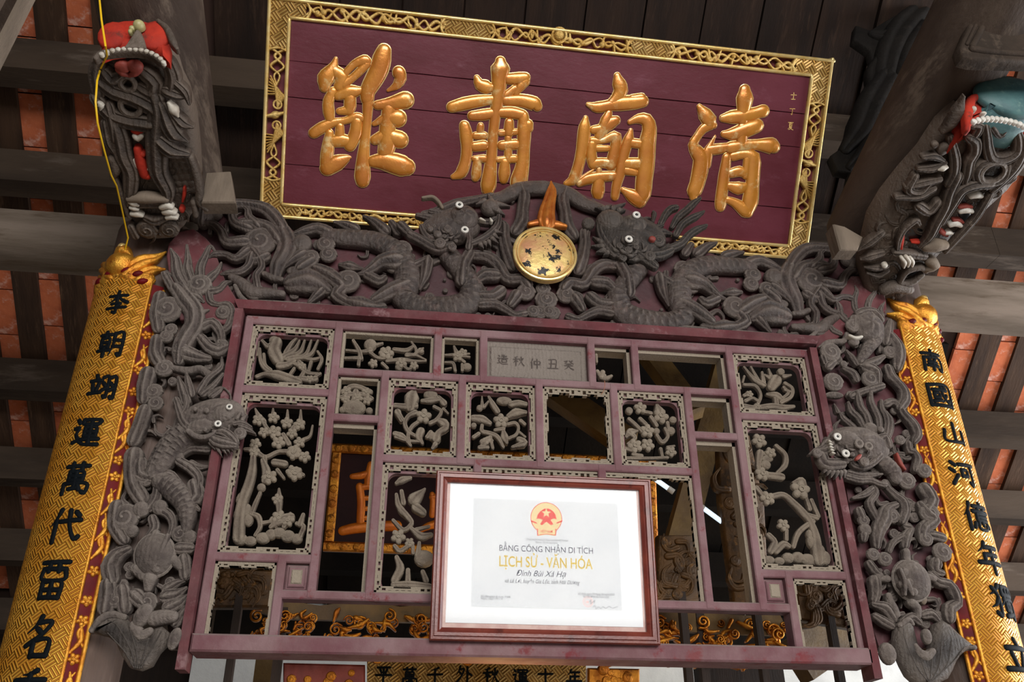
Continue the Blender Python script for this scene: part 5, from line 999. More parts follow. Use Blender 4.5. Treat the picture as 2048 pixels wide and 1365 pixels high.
each('scroll', g, sr, SF, A2, '470 112 30,502 162 28,562 222 34,622 272 42,642 352 42,620 435 38/560 302 30,482 342 46,462 422 62,422 502 56,402 582 46,402 645 34/370 132 20,392 202 26,342 282 30,372 362 30,404 425 20/198 242 12,292 212 28,355 168 28/252 352 36,272 402 36/292 562 36,290 590 30/652 482 32,692 502 26,652 572 42,642 645 34/622 572 26,542 622 26,508 695 20/340 802 32,382 862 36,432 912 30/382 952 52,392 1042 46,382 1105 38', off=-.004, groove=3)
each('boulder', g, sr, SF, A2, '300 512 52,420 912 42', 'dome', off=-.004)
mb = MB(); mb.D(SF, A2, '690 950 158 168 .4 105', seg=24, rings=6, off=0); tu = mb.build('turtle', g, sr)
mb = MB(); u, v = SF.uv(*A2.pt(690, 950)); q = A2.k * SF.sc(1822, 1162); mb.ring(SF, u, v, 150 * q, 18 * q, .002, 30, 6, ry=160 * q, rot=-.4); mb.build('shell_rim', g, tu)
each('shell_plate', g, tu, SF, A2, '640 880 40,720 860 40,680 960 46,760 950 38,620 980 36,710 1040 38', 'dome', off=.03)
each('shell_ridge', g, tu, SF, A2, '602 850 12,642 962 16,642 1065 12/660 952 20,682 1012 20,704 1065 12', off=.05)
each('flipper', g, tu, SF, A2, '490 932 30,445 932 24/832 912 28,885 932 26/650 700 30,655 765 32/690 1132 42,742 1182 36,750 1245 28', off=0)
each('broken_stub', 'palewood', tu, SF, A2, '800 1110 26 44 .3', 'dome', off=-.004)
each('stem', g, sr, SF, A2, '500 1078 28,512 1132 36,542 1182 36,565 1235 34', off=-.004)
each('waterside_leaf', g, sr, SF, A2, '380 1150 28,472 1182 52,535 1265 44/390 1250 30,450 1290 40,520 1330 36/620 1300 30,700 1260 40,760 1300 30/800 1240 36,860 1230 44,910 1270 30', off=-.004, groove=3)
mb = MB(); mb.G(SF, A4, '880 450, 1000 370, 1080 420, 1120 560, 1170 770, 1240 850, 1310 790, 1340 600, 1380 420, 1460 380, 1560 440, 1680 560, 1860 700, 1870 750, 1760 780, 1700 830, 1650 900, 1600 1020, 1540 1130, 1400 1200, 1150 1200, 1030 1090, 960 960, 900 820, 860 640', off=.02, th=.045, bev=.014); lf = mb.build('lotus_leaf', 'blackcarve', sr)
each('leaf_vein', 'blackcarve', lf, SF, A4, '1260 1180 5,1120 1000 7,960 640 5,940 500 4/1270 1180 5,1200 1000 7,1160 840 5/1280 1180 5,1300 1000 7,1310 860 5/1290 1180 5,1400 960 7,1440 560 5/1300 1180 5,1500 960 7,1560 640 5/1310 1180 5,1580 920 6,1720 740 4', off=.02, hk=.9)
each('leaf_curl', g, lf, SF, A4, '1090 720 36,1150 815 58,1232 852 64,1312 792 44/1850 740 30,1750 740 26,1680 790 22/890 460 30,1000 390 36,1060 440 24', off=.014)
each('lotus_bud', g, lf, SF, A4, '740 820 105 135 0,1240 600 62 95 .1', 'dome', off=.024)

# ------------------------------------------------------------------ pierced plant panels in the lattice
PB = Plane((0, .042, 1.6), (1, 0, 0), (0, -1, 0))
ZA = Zm(440, 600, 800, 1365); ZB = Zm(760, 640, 1240, 2048); ZC = Zm(1160, 660, 1720, 2048); ZD = Zm(400, 860, 900, 1551); ZE = Zm(1260, 860, 1740, 1365)
def panel(par_name, parts, label=None):
    """parts: (zoom, branches, blossoms, buds, leaves)"""
    mb = MB()
    for zm, br, *_ in parts:
        if br: mb.S(PB, zm, br, off=0, hk=1.0, sink=.012, groove=2, gk=.4, rs=.92)
    p = stuff(mb.build('carved_panel', 'palecarve', lat))
    for q in parts:
        zm, br, fl, bud, leaf = (list(q) + ['', '', ''])[:5]
        if fl: each('blossom', 'palecarve', p, PB, zm, fl, 'flower', off=.004)
        if bud: each('bud', 'palecarve', p, PB, zm, bud, 'dome', off=-.004)
        if leaf: each('leaf', 'palecarve', p, PB, zm, leaf, off=-.002, groove=2)
    return p
panel('c1', [(ZA, """430 320 42,410 392 52,440 452 50/480 432 26,562 382 20,602 308 8/500 442 26,602 402 20,642 308 8/520 452 26,642 422 18,692 308 8/540 452 20,682 418 16,742 308 8/500 402 22,542 332 16,582 288 8/320 310 12,362 352 20,402 332 22/300 372 12,310 472 16,352 532 18,422 562 20/332 412 12,342 492 14,384 532 14
/450 502 30,512 492 26,562 462 20/278 582 16,342 562 18,432 572 42,522 602 42,602 622 24/560 482 14,602 502 20,662 552 16,742 562 12/640 442 12,702 452 14,765 438 10/600 472 18,642 522 16,612 592 18/520 582 14,562 520 12/582 592 14,642 602 26,682 612 20,722 602 26/690 472 14,672 535 12/740 392 10,772 452 14,742 525 12/700 600 14,760 560 12/290 320 10,280 420 10""", '620 500 30,680 600 30,560 600 26', '410 308 36')])
panel('c2', [(ZA, '268 828 8,292 882 22,330 922 24/402 828 8,400 892 20/512 838 8,510 932 20/612 838 8,610 932 20/562 962 18,540 1002 24/330 932 16,362 982 18,402 1012 22/480 1022 18,522 1092 22/702 955 8,682 1032 12,632 1062 16/190 1132 14,262 1142 20,342 1192 18,442 1152 16,542 1152 20/340 1192 20,340 1265 18/250 1202 18,240 1305 22/600 940 14,545 1010 14',
  '290 910 44,405 892 42,506 932 44,602 945 44,412 1002 52,442 1082 50,546 1012 40,332 1002 40,266 1090 42,258 1150 40,602 1080 42,562 1150 52,642 1190 44,550 1302 50'),
 (ZD, '330 170 20,322 262 30,302 342 34,272 422 36,252 502 38,242 602 40,240 670 42/390 192 18,412 262 30,402 315 24/462 202 24,525 212 24/372 392 12,342 462 16,318 525 16/490 368 8,490 432 24,490 505 18/320 522 16,362 542 20,372 602 16,342 655 12/440 602 16,502 562 36,562 542 30/640 528 14,622 585 22/600 582 14,642 602 18,620 665 18/370 582 14,445 568 12/560 240 14,640 280 12/480 250 14,520 300 10',
  '590 272 46,582 142 44,430 292 46,490 545 46,545 562 40,480 430 34', '380 358 26,250 680 46 36,310 690 40 30,390 672 44 36,440 650 36 34,490 640 40 34,545 660 44 38,600 676 36 32,250 520 40 60 .2,285 500 34 44,300 560 30 40,262 430 38 50 .2', '520 600 14,540 560 26,560 520 10/470 600 12,450 560 22,470 540 8')])
panel('c3', [(ZA, '1010 308 12,1052 382 18,1072 445 16/958 382 10,1082 392 14,1142 382 22/948 442 12,1062 442 16/1180 342 14,1232 328 8/1062 402 14,1050 492 14/1140 400 14,1200 440 14,1300 440 12', '1262 402 52,1160 480 34', '1140 342 46'),
 (ZB, '120 252 18,222 262 22,282 228 14/268 188 8,302 242 14,312 285 12/230 302 22,302 302 14,392 342 8/58 352 14,182 342 22,282 352 14,392 352 8/20 372 16,62 412 14/290 300 14,340 250 12/170 360 12,240 420 14,300 380 12', '42 280 50,182 365 46,290 390 36', '350 270 26 22,160 405 30', '325 280 8,345 262 24,370 240 6')])
panel('c4', [(ZB, '558 300 10,642 302 16,765 318 8/558 362 10,622 372 16,642 435 14/632 228 10,652 282 22/558 422 10,605 412 10/702 432 14,700 380 12/640 300 14,720 360 14/760 290 10,700 300 14', '662 312 44,706 280 38', '742 402 38 34')])
panel('c10', [(ZA, '930 700 22,1000 660 24,1060 665 22,1140 700 22/920 740 18,990 720 22,1080 720 22,1150 750 18/1000 800 30,1020 760 30,1030 700 26', '960 690 38,1042 742 40,1110 702 38,1115 762 34,955 755 34', '1015 820 88 62,930 835 26,1132 842 26')])
panel('c12', [(ZB, '128 732 24,222 742 30,302 732 28/302 792 26,242 822 20,212 882 20,240 952 20,302 992 16/430 882 20,482 852 18,522 782 16,462 742 16/322 872 16,272 912 18,240 982 18,250 1045 16/158 802 24,195 855 18/348 952 38,332 1002 34,362 1055 14/128 972 24,182 992 30,215 1012 18/432 962 22,402 1000 20/472 1062 24,448 1095 14/260 1072 14,230 1040 12/360 692 18,432 690 28,505 680 18/540 760 14,580 800 10/130 1000 12,230 1030 14,360 1040 12/300 690 16,240 740 18', '372 822 64', '432 642 58 42,442 992 38', '300 590 10,272 662 62,258 745 44/478 850 14,542 882 40,562 922 30,502 962 26,480 1015 40/500 660 16,545 712 28/150 790 30,180 860 16')])
panel('c13', [(ZB, '1120 722 30,1182 712 30,1245 722 22/928 658 12,962 722 26,1002 782 26/870 655 6,872 742 18/888 742 14,925 698 10/798 842 34,872 852 40,935 882 22/1090 892 16,1152 882 18,1182 922 14,1160 982 16,1100 1012 16/870 902 16,872 952 20,942 972 22,1002 1002 22,1052 1085 14/982 942 16,1052 932 20/870 1042 24,922 1022 30/940 1002 18,962 1095 14/1200 862 18,1235 892 16/798 1002 18,842 972 18/850 1090 20,920 1090 16/1190 960 12,1240 1000 10', '1032 862 62', '1060 692 64 36,850 752 26,800 902 24', '1098 822 22,1162 792 38,1240 790 18/1052 942 14,1062 1002 34,1082 1050 14/1188 1022 26,1232 1052 32,1130 1085 12/870 1080 20,900 1040 36,960 1030 10')])
panel('c15', [(ZC, '358 652 14,402 692 16,452 742 16/562 772 14,602 822 16,642 782 14,622 722 12/590 872 14,602 925 12/440 652 16,482 692 16/358 752 22,402 792 16,350 835 10/388 912 14,452 922 14/640 680 14,650 740 12/330 870 14,400 890 16/520 640 16,560 700 16/470 600 14,520 610 14/640 860 12,690 850 8/340 940 14,420 940 14,520 940 12,640 935 12', '442 572 44,492 740 50,592 632 54,402 850 52,495 842 48,665 892 40', '560 742 24,680 660 26,360 592 26,665 740 30', '560 545 10,580 602 38,600 640 10/340 780 12,370 750 30,420 740 8')])
panel('c8', [(ZC, '1200 272 8,1272 362 18,1342 402 22/1250 272 8,1302 372 16/1332 312 10,1342 382 18/1542 332 8,1492 342 16/1500 392 14,1552 432 14,1542 492 14,1472 532 16/1490 422 12,1522 462 12,1482 502 12/1370 472 12,1432 482 30,1462 502 26/1200 402 12,1282 412 14,1322 482 12,1292 562 14/1200 482 14,1242 462 14/1198 562 22,1282 572 20,1402 562 26,1482 572 26,1562 562 14/1202 340 8,1190 385 8/1430 372 46,1400 420 36/1500 440 12,1560 460 8/1350 330 8,1400 360 20/1380 290 8,1400 350 16/1210 520 14,1260 500 12,1300 520 12/1440 560 20,1430 500 20', '1240 470 26,1300 560 26', '1470 308 26')])
panel('c9', [(ZE, '832 92 12,882 142 14,882 202 16,840 245 12/800 382 18,872 372 18,932 422 22,982 472 24,1022 522 22,1052 602 28,1062 682 34,1070 745 36/1000 382 10,1022 452 14/1032 402 12,1070 492 14/1000 482 14,1062 502 16/1040 522 16,982 562 16,950 602 16,930 665 14/890 572 12,890 625 12/790 602 18,822 642 20,800 692 20/830 692 20,872 652 22,902 662 16/740 132 22,730 200 16,740 260 16/720 330 14,760 380 14/780 260 22,860 270 24', '736 62 40,782 390 40,970 342 52,752 252 38,872 542 34,800 130 30', '790 138 34 20,780 166 34 18,770 200 30 26,790 742 34 24,850 748 30 22,900 730 34 30,955 728 38 32,1010 740 42 34,1070 742 46 36,1110 730 30 40,1040 640 34 44,1075 690 34 40,1030 600 28 34', '930 300 8,975 290 20,1000 320 8')])
panel('c18', [(ZD, '1218 332 12,1252 312 24,1305 298 12/1218 402 12,1232 472 20,1284 535 20/1250 382 14,1262 455 18/1290 542 20,1312 582 16,1262 622 16,1198 562 12/1310 612 14,1372 662 28,1432 652 16/1208 722 14,1242 752 16,1312 712 14,1322 765 12/1360 702 12,1352 782 24/1220 792 16,1242 862 30,1208 935 28/1290 872 16,1290 935 20/1382 882 16,1402 935 20/1200 962 20,1302 962 26,1422 972 20/1340 620 14,1420 600 10', '1230 662 46,1300 700 30', '1390 800 62 54', '1330 432 42,1362 402 28,1394 368 8/1340 482 30,1382 512 24/1218 450 10,1250 500 22,1280 540 12')])
mb = MB(); mb.S(PB, ZB, '1855 440 16,1890 490 20,1930 500 20,1975 480 12/1900 450 22,1890 490 24/1845 300 12,1850 360 10', off=.02); mb.D(PB, ZB, '1895 480 34', 'flower', off=.02); br = stuff(mb.build('broken_carving', 'palecarve', lat))
mb = MB(); mb.tube([P3(1209, 762, -.02), P3(1210, 772, -.03), P3(1207, 783, -.03), P3(1202, 790, -.02)], .0012, 6); mb.build('wire', 'wire', br)

# ------------------------------------------------------------------ dragon-head beam brackets
def bplane(): 
    o = EYE + np.array([0, 2.9, 1.95]); return Plane(o, (1, 0, 0), (0, -.32, -.947))
BP = bplane(); L1 = Zm(0, 0, 560, 1592); L2 = Zm(200, 220, 500, 1462)
def vplane(px, py, d=.04):
    u, v = BP.uv(px, py); q = BP.p(u, v, 0.0); return Plane((0, q[1] - d, 1.6), (1, 0, 0), (0, -1, 0))
b = 'bracket'
t = thing('dragon_bracket', 'carved beam bracket with a red-lipped dragon snout under the left log', 'bracket', tuple(P3(330, 470, EY + 2.9)))
mb = MB(); mb.G(BP, L1, '548 330, 560 290, 700 262, 860 280, 955 330, 1000 480, 1040 560, 1085 720, 1105 900, 1118 1080, 1105 1200, 1040 1300, 960 1370, 840 1380, 760 1340, 735 1240, 680 1080, 625 900, 595 720, 560 560, 535 430', off=-.05, th=.11, bev=.02); mb.build('beam_end', b, t)
filler(t, BP, '548 330, 560 290, 700 262, 860 280, 955 330, 1000 480, 1040 560, 1085 720, 1105 900, 1118 1080, 1105 1200, 1040 1300, 960 1370, 840 1380, 760 1340, 735 1240, 680 1080, 625 900, 595 720, 560 560, 535 430', 90, b, 7, -.05, 1.0, L1)
SN = vplane(272, 100)
mb = MB(); mb.G(SN, L1, '560 296, 572 230, 600 160, 640 112, 700 96, 800 94, 890 116, 940 170, 962 240, 955 330, 900 292, 800 262, 700 262, 620 272', off=-0.020, th=.05, bev=.02); mb.D(SN, L1, '640 200 70 90 0 24,880 200 80 95 0 24', off=-0.024); mb.build('snout', 'red', t)
mb = MB(); mb.G(SN, L1, '765 165, 795 165, 818 215, 832 275, 700 275, 730 220', off=0.005, th=.04, bev=.008); ph = mb.build('philtrum', b, t)
mb = MB(); mb.D(SN, L1, '790 146 28 28 0 30', off=0.005); mb.build('pearl', 'olive', t)
mb = MB(); mb.D(SN, L1, '750 160 14 14 0 12,740 178 10 14 0 10', off=0.005); mb.build('small_pearl', 'olive', ph)
arc = [(562, 308), (590, 292), (622, 283), (655, 276), (688, 272), (721, 271), (754, 272), (787, 275), (818, 281), (848, 290), (876, 302), (902, 318), (922, 338), (936, 358)]
for (x, y), (x2, y2) in zip(arc[:-1], arc[1:]):
    mb = MB(); a = math.atan2(y2 - y, x2 - x); mb.D(SN, L1, f'{(x + x2) / 2} {(y + y2) / 2 + 4} 13 12 {a} 5', off=0.000, seg=8, rings=3); mb.build('tooth', 'tooth', t)
each('lip_rim', b, t, SN, L1, '545 330 14,575 305 16,640 295 16,760 288 16,860 308 16,920 350 14/900 118 10,950 165 16,985 240 18,1005 275 10', off=-0.010)
each('palate_lobe', 'dullred', t, BP, L1, '697 380 44 36,765 380 44 36', 'dome', off=.0)
each('palate_tip', 'dullred', t, BP, L1, '675 395 20,700 415 22,730 430 10/790 395 20,765 415 22,735 432 10', off=-.002)
each('beard_rope', b, t, BP, L1, '580 470 46,650 520 50,752 552 54,852 602 54,890 645 40/550 560 40,622 642 50,722 682 54,852 702 54/880 540 48,902 642 60,892 762 60,892 882 56,902 982 50,952 1082 38,952 1140 26/652 682 44,682 782 50,702 882 50,742 972 44,742 1062 38,730 1155 24/600 420 40,640 460 46,680 440 40,720 400 30/830 420 46,880 470 50,860 530 44,800 500 36/560 350 40,550 430 46,560 520 40/960 360 40,985 440 46,970 520 40', off=-.02, hk=.8, groove=3)
each('hole_rim', b, t, BP, L1, '725 475 40 16,742 605 52 18', 'ring', off=-.012)
each('hole_shade', 'black', t, BP, L1, '725 475 32 30 0 6,742 605 46 28 .3 6,745 745 40 28 0 5,740 1090 40 90 0 5,1000 1090 34 50 0 5', 'dome', off=-.058)  # black domes paint the shade of holes; the wood is not cut through
each('mane_leaf', b, t, BP, L1, '920 600 34,962 702 54,1002 762 54,1065 805 10/980 640 30,1042 702 38,1095 722 10/915 802 48,982 852 52,1055 872 26/955 520 36,1012 542 32,1066 552 8/620 602 32,642 702 36,650 790 26/600 700 26,620 800 30,650 860 20/1000 470 26,1050 520 28,1075 590 10', off=-.015, groove=3)
each('ear_tip', 'tooth', t, BP, L1, '958 588 10,985 628 24,1012 664 6/560 585 8,575 600 18,570 625 6', off=.0)
each('tongue', 'red', t, BP, L1, '762 742 18,784 748 20,806 738 16/780 850 20,800 922 28,822 992 26/835 1000 20,838 1002 20/790 870 16,810 880 16', off=-.02)
each('inner_tooth', 'tooth', t, BP, L1, '768 775 16,784 788 18,804 772 14/757 910 8,768 945 10,775 965 6/852 912 8,850 945 10,842 965 6', off=-.015)
for r in range(6):
    for c in range(5):
        x, y = 945 + c * 36 + (r % 2) * 16, 900 + r * 36
        if x < 1112: each('scale', b, t, BP, L1, f'{x} {y} 24 24 0 14', 'dome', off=-.055, seg=9, rings=3)
each('lower_lip', 'palewood', t, BP, L1, '735 1135 18,832 1128 28,942 1135 18', off=-.01)
each('lip_line', b, t, BP, L1, '760 1165 20,842 1158 26,940 1168 18/830 1240 18,882 1258 26,940 1240 18/745 1292 18,772 1342 20', off=-.02, groove=2)
each('fang', 'tooth', t, BP, L1, '920 1180 16,948 1168 20,972 1180 14/935 1208 16,965 1202 20,990 1212 14/952 1238 14,978 1232 18,1000 1240 12/738 1150 12,758 1158 16,782 1168 10/745 1182 12,764 1186 14,782 1192 8/752 1218 14,778 1220 16,806 1228 10', off=-.01)
each('chin_curl', b, t, BP, L1, '835 1308 54,962 1308 48', 'curl', off=-.02)
each('side_whisker', b, t, BP, L1, '1082 895 18,1112 982 20,1132 1082 20,1132 1152 18,1175 1195 10/1100 1150 16,1112 1225 14/640 900 24,660 960 28,640 1010 18/655 1010 12,680 1080 14,730 1230 12', off=-.02)
each('red_crescent', 'red', t, BP, L1, '1046 1070 6,1046 1110 9,1038 1148 6/1030 1188 12,1036 1200 12', off=-.03)

t = thing('dragon_bracket', 'carved beam bracket with a teal-domed dragon snout under the right log', 'bracket', tuple(P3(1790, 550, EY + 2.9)))
Q1 = Zm(1560, 0, 2048, 1074); Q2 = Zm(1680, 120, 2048, 1794); Q3 = Zm(1620, 340, 2000, 1729)
mb = MB(); mb.G(BP, Q1, '815 500, 870 530, 960 500, 1100 520, 1180 560, 1180 640, 1120 700, 1010 850, 860 985, 735 1100, 640 1210, 560 1310, 470 1370, 380 1320, 370 1200, 420 1000, 480 900, 560 800, 650 700, 730 580', off=-.05, th=.11, bev=.02); mb.build('beam_end', b, t)
filler(t, BP, '815 500, 870 530, 960 500, 1100 520, 1180 560, 1180 640, 1120 700, 1010 850, 860 985, 735 1100, 640 1210, 560 1310, 470 1370, 380 1320, 370 1200, 420 1000, 480 900, 560 800, 650 700, 730 580', 90, b, 8, -.05, 1.0, Q1)
SN = vplane(1990, 250)
mb = MB(); mb.G(SN, Q2, '1215 380, 1260 345, 1370 335, 1480 300, 1760 260, 2050 330, 2060 560, 1960 620, 1880 630, 1790 600, 1600 552, 1420 545, 1310 590, 1240 680, 1225 560', off=-0.030, th=.13, bev=.02); mb.build('snout', 'red', t)
mb = MB(); mb.G(SN, Q2, '1372 420, 1380 370, 1440 285, 1540 205, 1660 145, 1794 112, 1930 140, 2020 230, 2050 350, 2010 470, 1930 560, 1850 590, 1720 570, 1580 540, 1450 520, 1400 480', off=0.000, th=.15, bev=.05); mb.D(SN, Q2, '1700 360 320 200 0 60', off=-0.010, seg=30, rings=6); mb.build('snout_dome', 'teal', t)
arc = [(1290, 600), (1330, 582), (1375, 570), (1420, 563), (1465, 561), (1510, 563), (1555, 567), (1600, 573), (1645, 582), (1690, 593), (1735, 607), (1780, 626), (1825, 650), (1865, 680)]
for (x, y), (x2, y2) in zip(arc[:-1], arc[1:]):
    mb = MB(); a = math.atan2(y2 - y, x2 - x); mb.D(SN, Q2, f'{(x + x2) / 2} {(y + y2) / 2 + 4} 21 24 {a} 9', off=0.000, seg=8, rings=3); mb.build('tooth', 'white', t)
each('lip_rim', 'red', t, SN, Q2, '1240 680 22,1250 520 36,1285 390 36,1370 352 20', off=-0.018)
each('lip_pearl', 'tooth', t, SN, Q2, '1300 480 24 26 0 24,1400 520 24 14 0 16', 'dome', off=-0.010)
each('beard_rope', b, t, BP, Q2, '1260 762 40,1312 802 54,1312 902 54,1262 982 54,1242 1102 48,1220 1195 34/1420 642 34,1432 762 44,1442 862 48,1482 962 54,1602 972 58,1722 902 54,1742 782 46,1720 680 36/1790 762 36,1782 902 48,1702 1052 54,1562 1202 46,1500 1260 40/1080 762 32,1102 862 42,1122 982 50,1112 1102 46,1062 1205 42/1300 640 36,1360 650 44,1330 720 44/1500 660 36,1560 740 30,1620 680 36/1480 990 50,1380 1020 50,1330 1100 52,1370 1190 50,1480 1210 50,1600 1150 50,1640 1050 46', off=-.02, hk=.8, groove=3)
each('horn', b, t, BP, Q2, '1215 360 8,1152 502 54,1082 622 54,1005 695 26', off=-.02, hk=.9)
each('hole_rim', b, t, BP, Q2, '1490 1100 100 24', 'ring', off=-.012)
each('hole_shade', 'black', t, BP, Q2, '1570 860 80 60 0 6,1492 1100 90 72 0 6,1380 900 24 60 0 5', 'dome', off=-.058)  # black domes in place of cut holes, painting their shade
each('ear_knob', b, t, BP, Q2, '1010 872 50 62 .2,925 830 34', 'dome', off=-.02)
each('mane_leaf', b, t, BP, Q2, '815 950 26,922 942 38,1005 982 22/775 1062 28,902 1052 44,1025 1008 22/650 1242 26,802 1202 44,965 1168 34/555 1342 24,762 1322 48,905 1258 36', off=-.02, groove=3)
each('mane_pearl', 'tooth', t, BP, Q2, '960 1072 10,1005 1062 24,1045 1050 12', off=-.005)
for r in range(10):
    for c in range(5):
        x, y = 860 - r * 16 + c * 42 - (r % 2) * 20, 290 + r * 46
        if 640 < x < 940 - r * 8: each('scale', b, t, BP, Q3, f'{x} {y} 28 28 0 16', 'dome', off=-.055, seg=9, rings=3)
each('mouth_rope', b, t, BP, Q3, '1340 60 48,1272 202 48,1232 332 48,1152 482 44,1092 602 38,1010 695 20/1640 122 48,1502 132 54,1382 182 50,1302 302 44,1202 482 28/1640 232 24,1522 422 28,1382 582 28,1235 745 22/960 60 30,900 180 40,1000 200 40,1080 130 30/990 330 44,1080 380 40,1160 300 36', off=-.02, groove=3)
each('mouth_shade', 'black', t, BP, Q3, '1400 380 46 190 -.62 5,940 590 130 70 .3 5', 'dome', off=-.05)  # shade inside the mouth painted as black domes
each('fang', 'white', t, BP, Q3, '1470 242 22,1512 228 30,1558 240 20/1372 382 18,1420 368 26,1475 382 16/1280 505 18,1330 488 26,1372 512 16/1240 582 12,1265 576 18,1295 582 10', off=-.03)
each('gum', 'dullred', t, BP, Q3, '1360 340 14,1420 335 18,1470 340 12/1310 460 14,1350 462 18,1390 480 12/1190 560 18,1220 580 20,1250 600 12', off=-.035)
each('red_crescent', 'red', t, BP, Q3, '828 745 10,832 642 20,850 600 10/930 660 8,980 662 14,1020 665 8', off=-.03)
each('mouth_edge', b, t, BP, Q3, '800 740 14,812 642 22,862 542 24,962 462 26,1000 500 14/780 760 30,900 770 34,1040 790 30', off=-.02, groove=2)
each('lip_lump', 'palewood', t, BP, Q3, '1062 702 42,1152 692 52,1225 690 36/1090 830 40,1130 870 46,1070 900 34', off=-.02)
each('claw', 'tooth', t, BP, Q3, '832 802 14,862 842 18,855 892 8/872 792 14,902 832 18,892 882 8/912 802 12,935 842 16,930 880 8', off=0)
each('jaw_rim', b, t, BP, Q3, '820 1020 20,880 930 24,1000 890 26,1060 920 22/820 1030 20,920 1030 26,1020 960 20/680 1100 40,760 1070 46,900 1090 40', off=-.02)
each('hole_shade', 'black', t, BP, Q3, '950 942 72 36 -.25 5', 'dome', off=-.05)  # another hole whose shade is a black dome
each('side_spike', b, t, BP, Q3, '650 580 34,542 662 40,435 735 10/650 762 32,542 792 40,465 814 10/690 880 28,602 892 30,495 882 8/700 920 26,620 960 28,520 940 8', off=-.04, groove=3)
each('pale_nub', 'tooth', t, BP, Q3, '680 872 24', 'dome', off=-.02)

# ------------------------------------------------------------------ yellow cord past the left snout
yq = SN.O[1]; mb = MB(); Y1 = EY + 2.02
mb.tube([P3(168, -520, Y1), P3(182, -240, Y1), P3(196, -40, Y1), P3(199, 0, Y1), P3(203, 40, Y1), P3(211, 92, Y1 + .0), P3(214, 112, Y1 + .1), P3(200, 140, Y1 + .25), P3(194, 162, Y1 + .12), P3(191, 204, Y1 + .12), P3(195, 246, Y1 + .16), P3(208, 300, Y1 + .26), P3(222, 350, Y1 + .38), P3(233, 372, Y1 + .5), P3(246, 430, Y1 + .74), P3(256, 476, Y1 + .85), P3(250, 500, Y1 + .9)], .003, 7)
tag(mb.build('yellow_cord', 'cord', base=tuple(P3(196, 0, Y1))), 'thin yellow cord hanging past the red dragon snout to the left couplet', 'cord')

# ------------------------------------------------------------------ seen through and under the lattice: the inner hall
RP = Plane((0, EY + 4.3, 1.6), (1, 0, 0), (0, -.98, -.17)); ZD2 = ZD
t = thing('inner_plaque', 'dark oxblood plaque with orange gilt letters behind the lattice', 'plaque', tuple(P3(980, 1100, EY + 4.3)))
u0, u1 = RP.uv(655, 1000)[0], RP.uv(1314, 1030)[0]; v1, v0 = RP.uv(700, 889)[1], RP.uv(700, 1105)[1]; fw = .045
mb = MB(); mb.poly(RP, [(u0, v0), (u1, v0), (u1, v1), (u0, v1)], off=-.01, th=.03); mb.build('board', 'oxblood', t, smooth=False)
for q in ((u0, u1, v1 - fw, v1), (u0, u1, v0, v0 + fw), (u0, u0 + fw, v0 + fw, v1 - fw), (u1 - fw, u1, v0 + fw, v1 - fw)):
    mb = MB(); mb.poly(RP, [(q[0], q[2]), (q[1], q[2]), (q[1], q[3]), (q[0], q[3])], off=.012, th=.03, bev=.008); f = mb.build('frame_rail', 'altargold', t, smooth=False)
    mb = MB(); n = int(max(q[1] - q[0], q[3] - q[2]) / .06); rn = random.Random(n)
    for i in range(n):
        k = (i + .5) / n; hz = q[1] - q[0] > q[3] - q[2]; mb.curl(RP, q[0] + (q[1] - q[0]) * (k if hz else .5), q[2] + (q[3] - q[2]) * (.5 if hz else k), .019, 1.2, rn.choice((1, -1)), rn.random() * 6, off=.012)
    stuff(mb.build('frame_scroll', 'altargold', f))
mb = MB(); mb.S(RP, ZD, '945 290 18,1000 285 24,1060 268 22,1120 262 18/1058 215 20,1046 290 26,1040 340 22/990 352 24,1000 450 26,995 570 26/990 360 20,1060 352 22,1130 362 24,1128 470 26,1124 570 24/1010 425 16,1110 425 16/1010 490 16,1110 490 16/1005 548 16,1110 548 16/885 628 30,960 612 34,1080 602 32,1220 596 34', off=-.01, hk=.5); mb.build('raised_letter', 'orange', t)
mb = MB(); mb.S(RP, ZD, '1440 400 16,1448 460 22,1440 530 20/1370 622 18,1420 598 24,1500 580 28,1600 570 24/1440 420 20,1560 410 22/1520 340 22,1516 600 24/1440 470 16,1580 465 16', off=-.01, hk=.5); mb.build('raised_letter', 'orange', t)
# gilded altar canopy
AP = Plane((0, EY + 3.85, 1.6), (1, 0, 0), (0, -1, 0))
t = thing('altar_canopy', 'dark gilded openwork canopy of scrolls under the lattice sill', 'altar canopy', tuple(P3(900, 1300, EY + 3.85)))
mb = MB(); mb.G(AP, PX, '520 1225, 560 1200, 640 1212, 720 1202, 800 1214, 900 1206, 1000 1216, 1200 1222, 1330 1222, 1400 1226, 1500 1232, 1560 1230, 1575 1262, 1560 1272, 1000 1250, 560 1238', off=-.03, th=.03); mb.build('canopy_rail', 'ochre', t, smooth=False)
rn = random.Random(11); mb = MB()
for k in range(330):
    x = rn.uniform(500, 1600); y = rn.uniform(1235, 1320) + (x - 1000) * .02; c = rn.random()
    if c < .45: mb.D(AP, PX, f'{x} {y} {rn.uniform(7, 16)} {rn.choice((1, -1))} {rn.random() * 6}', 'curl', off=rn.uniform(-.02, .02), base=False)
    else:
        a = rn.random() * PI; q = rn.uniform(10, 26); mb.S(AP, PX, f'{x - q * math.cos(a)} {y - q * .6 * math.sin(a)} 2,{x + rn.uniform(-6, 6)} {y + rn.uniform(-6, 6)} {rn.uniform(3, 6)},{x + q * math.cos(a)} {y + q * .6 * math.sin(a)} 2', off=rn.uniform(-.02, .02))
stuff(mb.build('canopy_scrollwork', 'altargold', t))
for x in (566, 1400):
    c_ = P3(x, 1225, EY + 3.87); mb = MB(); mb.box(c_[0] - .018, c_[0] + .018, EY + 3.87, EY + 3.91, 0, c_[2] + .02); mb.build('canopy_post', 'darkwall', t, smooth=False)
